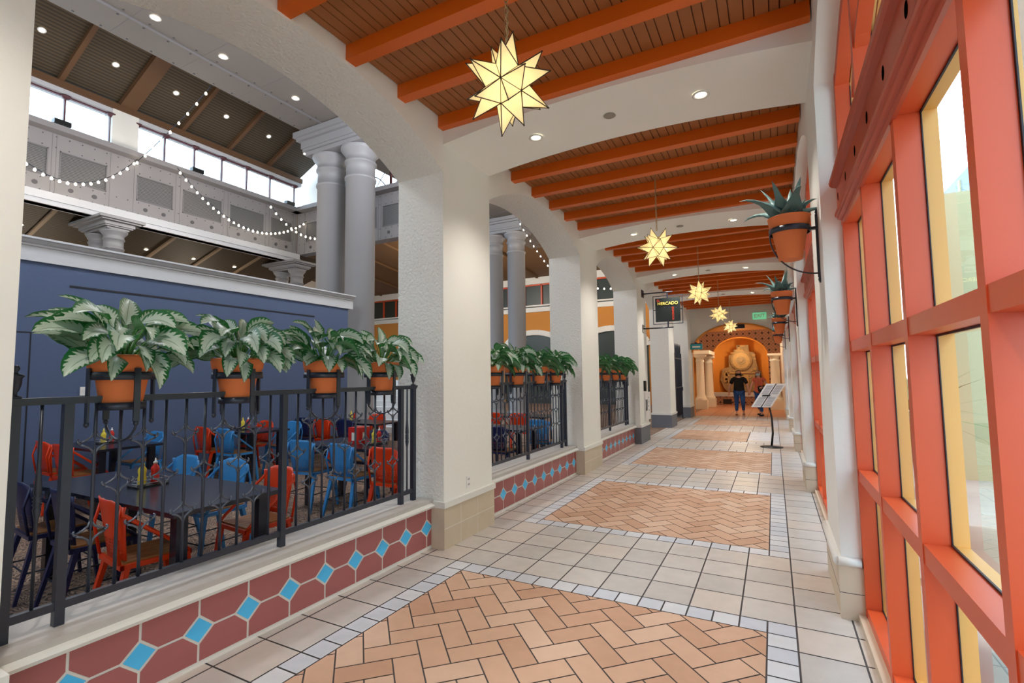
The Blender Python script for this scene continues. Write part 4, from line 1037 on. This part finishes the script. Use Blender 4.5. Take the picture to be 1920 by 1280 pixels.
for k in range(4):
    y = 4.12+P*k; z = 2.60
    l1 = 'blue-green agave in a terracotta pot high on the right wall, %s of the four' % WN[k]; l2 = 'black iron ring bracket on the right wall pier, %s of the four' % WN[k]
    loc = (XR-.18, y, z-.215)
    if k < 2: q = wp[k]; q.location = loc; q['label'] = l1; q['group'] = 'agaves on the right wall'
    else: dup(wp[k % 2], l1, loc, 1.3*k)
    if k == 0: wb.location = (XR, y, z); wb['label'] = l2; wb['group'] = 'iron pot brackets'
    else: dup(wb, l2, (XR, y, z))

# ---------------------------------------------------------------- hanging sign
def text(body, size, mat_, parent, loc, rot, ext=.004, align='CENTER'):
    cu = bpy.data.curves.new('lettering', 'FONT'); cu.body = body; cu.size = size; cu.extrude = ext; cu.align_x = align; cu.align_y = 'CENTER'; cu.offset = size*.012
    cu.materials.append(M[mat_]); o = bpy.data.objects.new('lettering', cu); COL.objects.link(o); bpy.context.view_layer.update(); me = bpy.data.meshes.new_from_object(o); bpy.data.objects.remove(o); o = bpy.data.objects.new('lettering', me); COL.objects.link(o); o.parent = parent; o.location = loc; o.rotation_euler = rot; return o
YS = 11.9
t = thing('hanging_sign', 'square black hanging sign reading EL MERCADO in yellow on iron arms', 'sign', (XL, YS, 0))
a = MB(); x0, x1, z0, z1 = .30, .86, 2.80, 3.36; a.box(x0, x1, -.02, .02, z0, z1); a.build('board', 'sign_black', t)
a = MB(); e = .045
for (u0, u1, w0, w1) in ((x0-e, x1+e, z1+e, z1+e+.014), (x0-e, x1+e, z0-e-.014, z0-e), (x0-e-.014, x0-e, z0-e-.014, z1+e+.014), (x1+e, x1+e+.014, z0-e-.014, z1+e+.014)): a.box(u0, u1, -.01, .01, w0, w1)
for (u0, u1, w0, w1) in (((x0+x1)/2-.015, (x0+x1)/2+.015, z1, z1+.13), ((x0+x1)/2-.015, (x0+x1)/2+.015, z0-.13, z0), (x0-e, x0, 3.07, 3.09), (x1, x1+e, 3.07, 3.09)): a.box(u0, u1, -.01, .01, w0, w1)
a.build('frame', 'iron', t)
for z in (3.50, 2.66):
    a = MB(); a.tube([(.01, 0, z), (.70, 0, z)], .016, 8); a.build('arm', 'iron', t)
    a = MB(); a.box(0, .012, -.11, .11, z-.09, z+.09)
    for yy in (-.08, .08):
        for q in (-.06, .06): a.box(.012, .018, yy-.008, yy+.008, z+q-.008, z+q+.008)
    a.build('wall_plate', 'iron', t)
fr_ = (PI/2, 0, 0)
text('EL', .075, 'sign_red', t, (.375, -.023, 3.300), fr_); text('MERCADO', .098, 'sign_yellow', t, (.585, -.023, 3.225), fr_)
text('COMEDOR', .062, 'sign_red', t, (.70, -.023, 2.985), (PI/2, PI/2, 0))
# teal wayfinding sign
t = thing('wayfinding_sign', 'small teal sign projecting from the far pier', 'sign', (XL+.02, 19.3, 2.57)); a = MB(); a.box(0, .42, -.02, .02, -.10, .10); a.build('board', 'teal', t)
a = MB(); a.box(.02, .4, -.025, .025, .10, .13); a.box(.16, .24, -.02, .02, .13, .17); a.build('cap', 'iron', t); a = MB(); a.box(.07, .35, -.022, -.02, -.03, .03); a.build('text_bar', 'label_white', t)
# exit sign
t = thing('exit_sign', 'green EXIT sign on the cream wall above the far arch', 'exit sign', (-.36, 19.71, 3.62)); a = MB(); a.box(-.22, .22, -.02, .02, -.12, .12); a.build('face', 'exit_green', t)
text('EXIT', .17, 'label_white', t, (0, -.024, 0), fr_, .002); a = MB(); a.box(-.24, .24, -.015, .025, -.14, .14); a.build('housing', 'white_plastic', t)
for o_ in t.children:
    if o_.name.startswith('housing'): o_.location = (0, .035, 0)
# fire phone / house phone panel on third pier
t = thing('wall_phone', 'white wall phone panel with coiled cord on the third pier below the black sign', 'telephone', (XL, 11.85, .0))
a = MB(); a.box(0, .04, -.12, .38, .50, 1.15); a.build('panel', 'white_plastic', t)
a = MB(); a.box(.0, .05, -.12, -.03, 1.18, 1.42); a.build('handset', 'black_plastic', t)
a = MB(); a.tube([(.05, -.07+.055*math.cos(q), .92+.20*math.sin(q)) for q in [PI*.9+ (PI*1.2)*i/14 for i in range(15)]], .008, 6); a.build('cord', 'black_plastic', t)
a = MB()
for z, y in ((1.02, .15), (.92, .2), (.82, .14), (.72, .2)): a.box(.04, .045, y-.03, y+.03, z-.012, z+.012)
a.build('buttons', 'print_grey', t)
# tall iron gate
t = thing('iron_gate', 'tall black wrought iron gate with hooped tops between the far piers', 'gate', (-2.95, 17.35, 0))
a = MB(); a.box(-.02, .02, 0, .04, 0, 2.3); a.box(-.02, .02, 1.3, 1.34, 0, 2.3); a.box(-.015, .015, 0, 1.34, .1, .14); a.box(-.015, .015, 0, 1.34, 1.1, 1.13); a.box(-.015, .015, 0, 1.34, 2.1, 2.13); a.build('frame', 'iron', t)
for i in range(6):
    y = .12+.2*i; a = MB(); a.tube([(0, y, .12), (0, y, 2.45), (0, y+.01, 2.55), (0, y+.05, 2.62), (0, y+.09, 2.55), (0, y+.1, 2.45), (0, y+.1, .12)], .009, 6); a.build('hoop_bar', 'iron', t)
a = MB(); a.box(-.05, .05, 1.22, 1.30, .98, 1.12); a.build('lock', 'iron', t)
# menu stand
t = thing('menu_stand', 'black curved menu stand with tilted framed sheets near the right wall', 'menu stand', (-.105, 11.92, 0))
a = MB(); a.lathe([(.22, 0), (.22, .012), (.03, .03), (.02, .05)], n=28); a.build('base', 'black_plastic', t)
a = MB(); a.tube([(0, 0, .02), (.035, 0, .3), (.03, 0, .6), (-.01, 0, .86), (-.035, 0, .98), (-.03, 0, 1.10)], [.022, .021, .019, .018, .018, .02], 10); a.build('pole', 'black_plastic', t)
ti = .85
def bo(a, x0, x1, y0, y1, z0, z1, mi=0):
    s_ = len(a.v); a.box(x0, x1, y0, y1, z0, z1, mi)
    for i in range(s_, len(a.v)):
        x, y, z = a.v[i]; x += z*.62; a.v[i] = (x-.01, y*math.cos(ti)+z*math.sin(ti)*.3-.03, z+1.09)
a = MB(); bo(a, -.19, .19, -.008, .008, -.25, .25); a.build('frame', 'white_plastic', t)
for x0 in (-.175, .01):
    a = MB(); bo(a, x0, x0+.165, -.012, -.008, .01, .235); a.build('sheet', 'paper', t)
    a = MB(); bo(a, x0, x0+.165, -.012, -.008, -.235, -.01); a.build('sheet', 'paper', t)
    for zz0 in (.03, -.215):
        a = MB()
        for r_ in range(9): bo(a, x0+.02, x0+.145, -.0135, -.012, zz0+r_*.021, zz0+r_*.021+.011)
        a.build('print', 'print_grey', t)
a = MB(); bo(a, -.01, .01, -.014, -.008, -.25, .25); bo(a, -.12, .03, -.03, .02, -.015, .015); a.build('clamp', 'black_plastic', t)

# ---------------------------------------------------------------- people
def skin_obj(name, verts, edges, radii, m_, parent, root=0, sub=1):
    me = bpy.data.meshes.new(name); me.from_pydata(verts, edges, []); me.materials.append(M[m_])
    o = bpy.data.objects.new(name, me); COL.objects.link(o); o.parent = parent
    o.modifiers.new('skin', 'SKIN'); sv = me.skin_vertices[0].data if me.skin_vertices else None
    if sv is None:
        bm = bmesh.new(); bm.from_mesh(me); bm.verts.layers.skin.verify(); bm.to_mesh(me); bm.free(); sv = me.skin_vertices[0].data
    for i, r_ in enumerate(radii): sv[i].radius = r_ if isinstance(r_, tuple) else (r_, r_); sv[i].use_root = (i == root)
    o.modifiers['skin'].use_smooth_shade = True
    s_ = o.modifiers.new('sub', 'SUBSURF'); s_.levels = s_.render_levels = sub; return o
def chain(V, E, Rr, start, pts):
    prev = start
    for p_, r_ in pts: V.append(p_); Rr.append(r_); E.append((prev, len(V)-1)); prev = len(V)-1
    return prev
def hand(V, E, Rr, wrist, d, out):
    # palm, four fingers of different length, thumb leaving the side of the palm
    w_ = Vector(V[wrist]); d = Vector(d).normalized(); out = Vector(out).normalized(); s_ = d.cross(out).normalized()
    V.append(w_+d*.05); Rr.append((.032, .016)); E.append((wrist, len(V)-1)); palm = len(V)-1
    for i, L in enumerate((.062, .072, .068, .052)):
        b = w_+d*.085+s_*(-.027+.018*i); chain(V, E, Rr, palm, [(b, .009), (b+d*L*.5+out*-.004, .0085), (b+d*L+out*-.018, .007)])
    b = w_+d*.045+s_*-.034; chain(V, E, Rr, palm, [(b, .011), (b+d*.035+s_*-.016, .009), (b+d*.058+s_*-.016, .008)])
def person(name, label, loc, rz, H, spec):
    t = thing(name, label, 'person', loc, rz); k = H/1.65; S = spec
    V, E, Rr = [(0, 0, .93*k)], [], [(.15*S['w'], .11*S['w'])]
    chest = chain(V, E, Rr, 0, [((0, 0, 1.08*k), (.14*S['w'], .10*S['w'])), ((0, 0, 1.25*k), (.155*S['w'], .105*S['w']))])
    top = chain(V, E, Rr, chest, [((0, 0, 1.37*k), (.12, .08))])
    chain(V, E, Rr, top, [((0, .005, 1.44*k), .055), ((0, .01, 1.50*k), (.06, .065)), ((0, .012, 1.57*k), (.075, .092)), ((0, .005, 1.63*k), (.05, .06))])
    AR = {}
    for s_ in (-1, 1):
        el, wr, hd = S['arm'][s_]
        sh = chain(V, E, Rr, top, [((s_*.13*S['w'], 0, 1.37*k), .06)])
        w_ = chain(V, E, Rr, sh, [((s_*.19*S['w'], 0, 1.33*k), .056*S['w']), (el, .042*S['w']), (wr, .028)])
        hand(V, E, Rr, w_, hd, (0, 1, 0)); AR[s_] = (el, wr)
        kn, an, toe = S['leg'][s_]
        h_ = chain(V, E, Rr, 0, [((s_*.09*S['w'], 0, .86*k), .095*S['w'])])
        chain(V, E, Rr, h_, [(kn, .062*S['w']), (an, .038), ((an[0], an[1]+.02, .05), .035), (toe, .028)])
    skin_obj('body', V, E, Rr, 'skin', t, 0, 2)
    # top
    g = 1.16; V2, E2, R2 = [(0, 0, .80*k)], [], [(.185*S['w'], .145*S['w'])]
    c_ = chain(V2, E2, R2, 0, [((0, 0, .95*k), (.19*S['w'], .145*S['w'])), ((0, 0, 1.1*k), (.168*S['w'], .125*S['w'])), ((0, 0, 1.26*k), (.172*S['w'], .122*S['w'])), ((0, 0, 1.375*k), (.135, .095))])
    for s_ in (-1, 1):
        el = Vector(AR[s_][0]); sh = Vector((s_*.19*S['w'], 0, 1.335*k)); f = S['sleeve']
        pts = [((s_*.13*S['w'], 0, 1.37*k), .074), (tuple(sh), .074*S['w'])]
        if f <= 1: pts.append((tuple(sh.lerp(el, f)), .066*S['w']))
        else: pts += [(tuple(el), .055*S['w']), (tuple(el.lerp(Vector(AR[s_][1]), f-1)), .045)]
        chain(V2, E2, R2, c_, pts)
    skin_obj('shirt', V2, E2, R2, S['top'], t, 0, 2)
    V3, E3, R3 = [(0, 0, .93*k)], [], [(.162*S['w'], .122*S['w'])]
    for s_ in (-1, 1):
        kn, an, toe = S['leg'][s_]
        chain(V3, E3, R3, 0, [((s_*.09*S['w'], 0, .84*k), .108*S['w']), (kn, .075*S['w']), ((an[0], an[1], an[2]+.03), .055)])
    skin_obj('jeans', V3, E3, R3, 'denim', t, 0, 2)
    for s_ in (-1, 1):
        kn, an, toe = S['leg'][s_]; a = MB(); d = Vector((toe[0]-an[0], toe[1]-an[1], 0)).normalized()
        a.prism([Vector((an[0], an[1], 0))+d*x_+Vector((-d.y, d.x, 0))*y_ for x_, y_ in ((-.06, -.035), (.12, -.048), (.2, -.03), (.21, 0), (.2, .03), (.12, .045), (-.06, .035))], (0, 0, .055)); a.build('shoe', S['shoe'], t)
    # head details
    hz = 1.575*k
    a = MB(); a.lathe([(.001, -.10), (.05, -.085), (.078, -.04), (.084, .01), (.075, .055), (.045, .085), (.001, .097)], (0, .016, hz), 18); a.build('head', 'skin', t)
    a = MB(); a.lathe([(.088, -.02), (.091, .02), (.082, .065), (.05, .098), (.001, .108)], (0, -.008, hz+.008), 18, cap=False)
    a.lathe([(.02, -.30 if S['long'] else -.16), (.06, -.24 if S['long'] else -.12), (.088, -.08), (.09, 0)], (0, -.025, hz), 16)
    if S['long']:
        for s_ in (-1, 1): a.tube([(s_*.07, .03, hz+.02), (s_*.09, .03, hz-.10), (s_*.10, .04, hz-.24), (s_*.08, .05, hz-.34)], [.02, .03, .034, .012], 8)
    else:
        for s_ in (-1, 1): a.tube([(s_*.075, .03, hz+.03), (s_*.09, .02, hz-.07), (s_*.085, .01, hz-.15)], [.02, .026, .012], 8)
    a.build('hair', S['hair'], t, recalc=False)
    a = MB(); vs = []
    for r_ in range(4):
        z = hz-.015-r_*.024; rr = (.086, .092, .09, .07)[r_]
        for j in range(7): an_ = PI/2+(j-3)*.33; vs.append((rr*math.cos(an_), .016+rr*math.sin(an_)*1.08, z))
    a.add(vs, [(r_*7+j, r_*7+j+1, (r_+1)*7+j+1, (r_+1)*7+j) for r_ in range(3) for j in range(6)], 0, True); o = a.build('face_mask', S['mask'], t, recalc=False); m_ = o.modifiers.new('s', 'SOLIDIFY'); m_.thickness = .004
    a = MB()
    for s_ in (-1, 1):
        if S['glasses']: a.lathe([(.001, 0), (.022, .002), (.022, .006)], (0, 0, 0), 12); q = len(a.v)-36; 
        a2 = MB()
    e_ = MB()
    for s_ in (-1, 1):
        n_ = 10; rx, rz_ = (.024, .018) if S['glasses'] else (.011, .006)
        e_.prism([(s_*.032+rx*math.cos(2*PI*j/n_), .103, hz+.018+rz_*math.sin(2*PI*j/n_)) for j in range(n_)], (0, -.012, 0))
    e_.build('sunglasses' if S['glasses'] else 'eyes', 'black_plastic', t)
    return t
person('person', 'person in a black T-shirt, blue jeans and black mask walking towards the camera', (-1.20, 20.85, 0), PI+.05, 1.66,
       dict(w=1.12, arm={-1: ((-.30, -.02, 1.10), (-.33, .06, .88), (0, .1, -1)), 1: ((.31, -.04, 1.10), (.36, -.06, .87), (.05, 0, -1))}, sleeve=.75, top='cloth_black', hair='hair_dark', long=False, mask='mask_black', glasses=False, shoe='shoe_tan',
            leg={-1: ((-.12, .14, .50), (-.13, -.06, .11), (-.13, .08, .04)), 1: ((.10, .06, .49), (.11, .16, .10), (.11, .30, .03))}))
t2 = person('person', 'person in a coral top and pale blue mask, black jacket over one arm', (-.50, 20.75, 0), PI-.35, 1.64,
       dict(w=.98, arm={-1: ((-.27, -.05, 1.12), (-.20, .16, 1.05), (.6, .6, -.2)), 1: ((.27, .03, 1.10), (.30, .12, .90), (0, .1, -1))}, sleeve=.35, top='coral', hair='hair_brown', long=True, mask='mask_blue', glasses=True, shoe='cloth_black',
            leg={-1: ((-.12, .24, .50), (-.15, .22, .10), (-.15, .38, .04)), 1: ((.09, .02, .50), (.12, -.30, .14), (.12, -.19, .04))}))
a = MB(); a.tube([(-.24, .08, 1.10), (-.22, .13, .98), (-.20, .12, .80), (-.18, .10, .62)], [.07, .11, .13, .06], 12)
a.tube([(-.05, .14, 1.08), (-.1, .15, .95), (-.12, .13, .78)], [.06, .09, .04], 10)
o = a.build('draped_jacket', 'cloth_black', t2)

# ---------------------------------------------------------------- outside the windows
a = MB(); a.add([(.5, -6, .0), (14, -6, .0), (14, 34, .0), (.5, 34, .0)], [(0, 1, 2, 3)]); struct(a.build('ground_patio', 'concrete', recalc=False))
a = MB(); a.box(7.0, 7.4, -6, 34, 0, 3.4); a.box(7.05, 7.4, -6, 34, 3.4, 9.5, 2)  # blue-grey upper part added to hide white sky behind the panes
for i in range(16): a.box(7.0, 7.05, -5+i*2.2, -4.8+i*2.2, 3.4, 9.3, 0)
for i in range(8):
    a.box(6.93, 7.0, -4+i*4, -3.4+i*4, 0, 3.4); a.box(6.96, 7.0, -2.7+i*4, -1.1+i*4, .9, 2.5, 1)
a.box(6.9, 7.5, -6, 34, 3.4, 3.6)
struct(a.build('wall_outside', ['outside_wall', 'dark_glass', 'outside_upper']))
a = MB(); a.box(2.2, 5.5, 9.4, 9.7, 0, 4.2); struct(a.build('wall_courtyard', 'outside_wall'))
def spiky(x, y, s, label):
    t = thing('spiky_palm', label, 'plant', (x, y, 0)); rg = random.Random(int(x*10+y)); a = MB()
    a.lathe([(.06, 0), (.07, .3*s), (.05, .6*s)], n=10); a.build('trunk', 'wood_seat', t); a = MB()
    for i in range(26):
        az = i*2.4; el = -.2+1.5*i/26; L = .55*s; d = Vector((math.cos(az), math.sin(az), 0)); p = Vector((0, 0, .55*s)); pts = [p]
        for j in range(4): p = p+(d*math.cos(el)+Vector((0, 0, 1))*math.sin(el))*L/4; el -= .15; pts.append(p)
        sd = Vector((-d.y, d.x, 0)); wl = (.02, .035, .03, .018, .002); a.add([q+sd*w_*g_ for q, w_ in zip(pts, wl) for g_ in (-1, 1)], [(2*j_, 2*j_+1, 2*j_+3, 2*j_+2) for j_ in range(4)], 0, True)
    a.build('fronds', 'palm', t)
spiky(1.62, 8.2, 1.7, 'green spiky palm outside the glass, seen between the orange frames'); spiky(2.1, 10.8, 1.9, 'taller spiky palm farther out in the patio')
t = thing('wicker_chair', 'pale wicker patio chair outside the nearest lower window panes', 'chair', (0.90, 3.6, 0), .9)
a = MB(); a.box(-.25, .25, -.25, .25, .40, .44); a.build('seat', 'wicker', t)
a = MB()
vs = []
for r_ in range(5):
    for j in range(9): an = PI+PI*j/8; rr = .27+.03*r_; vs.append((rr*math.cos(an), rr*math.sin(an), .44+.09*r_))
a.add(vs, [(r_*9+j, r_*9+j+1, (r_+1)*9+j+1, (r_+1)*9+j) for r_ in range(4) for j in range(8)], 0, True); o = a.build('backrest', 'wicker', t); m_ = o.modifiers.new('s', 'SOLIDIFY'); m_.thickness = .02
for sx_ in (-1, 1):
    for sy_ in (-1, 1): a = MB(); a.tube([(sx_*.22, sy_*.22, .42), (sx_*.26, sy_*.26, 0)], .014, 8); a.build('leg', 'steel', t)
t = MB(); t.box(-.17, .17, -.12, .0, -.07, .07, 0); t.box(-.15, .15, -.125, -.12, -.055, .055, 1); o = t.build('wall_speaker', ['black_plastic', 'gasket']); o.location = (-1.02, 19.70+.05, 3.27); tag(o, 'black speaker box at the crown of the far arch, above the niche', 'speaker')
a = MB(); a.box(.6, 1.7, -6, 24, 4.42, 4.5); struct(a.build('eave_sky_block', 'eave_blue'))  # eave added to block the bright sky in the upper panes
# close the corridor behind the camera
a = MB(); a.box(XL, XRB, -4.2, -4.0, 0, 4.2); struct(a.build('wall_near', 'plaster'))
a = MB(); a.box(-3.5, 1.0, 29.3, 29.5, 0, 4.3); struct(a.build('wall_end', 'niche_orange'))
a = MB(); a.box(-27, 1.0, -4.3, 30, 9.7, 9.9) if False else a.box(XLB-.2, .8, -4.3, 29.6, 4.25, 4.4); struct(a.build('roof', 'plaster'))
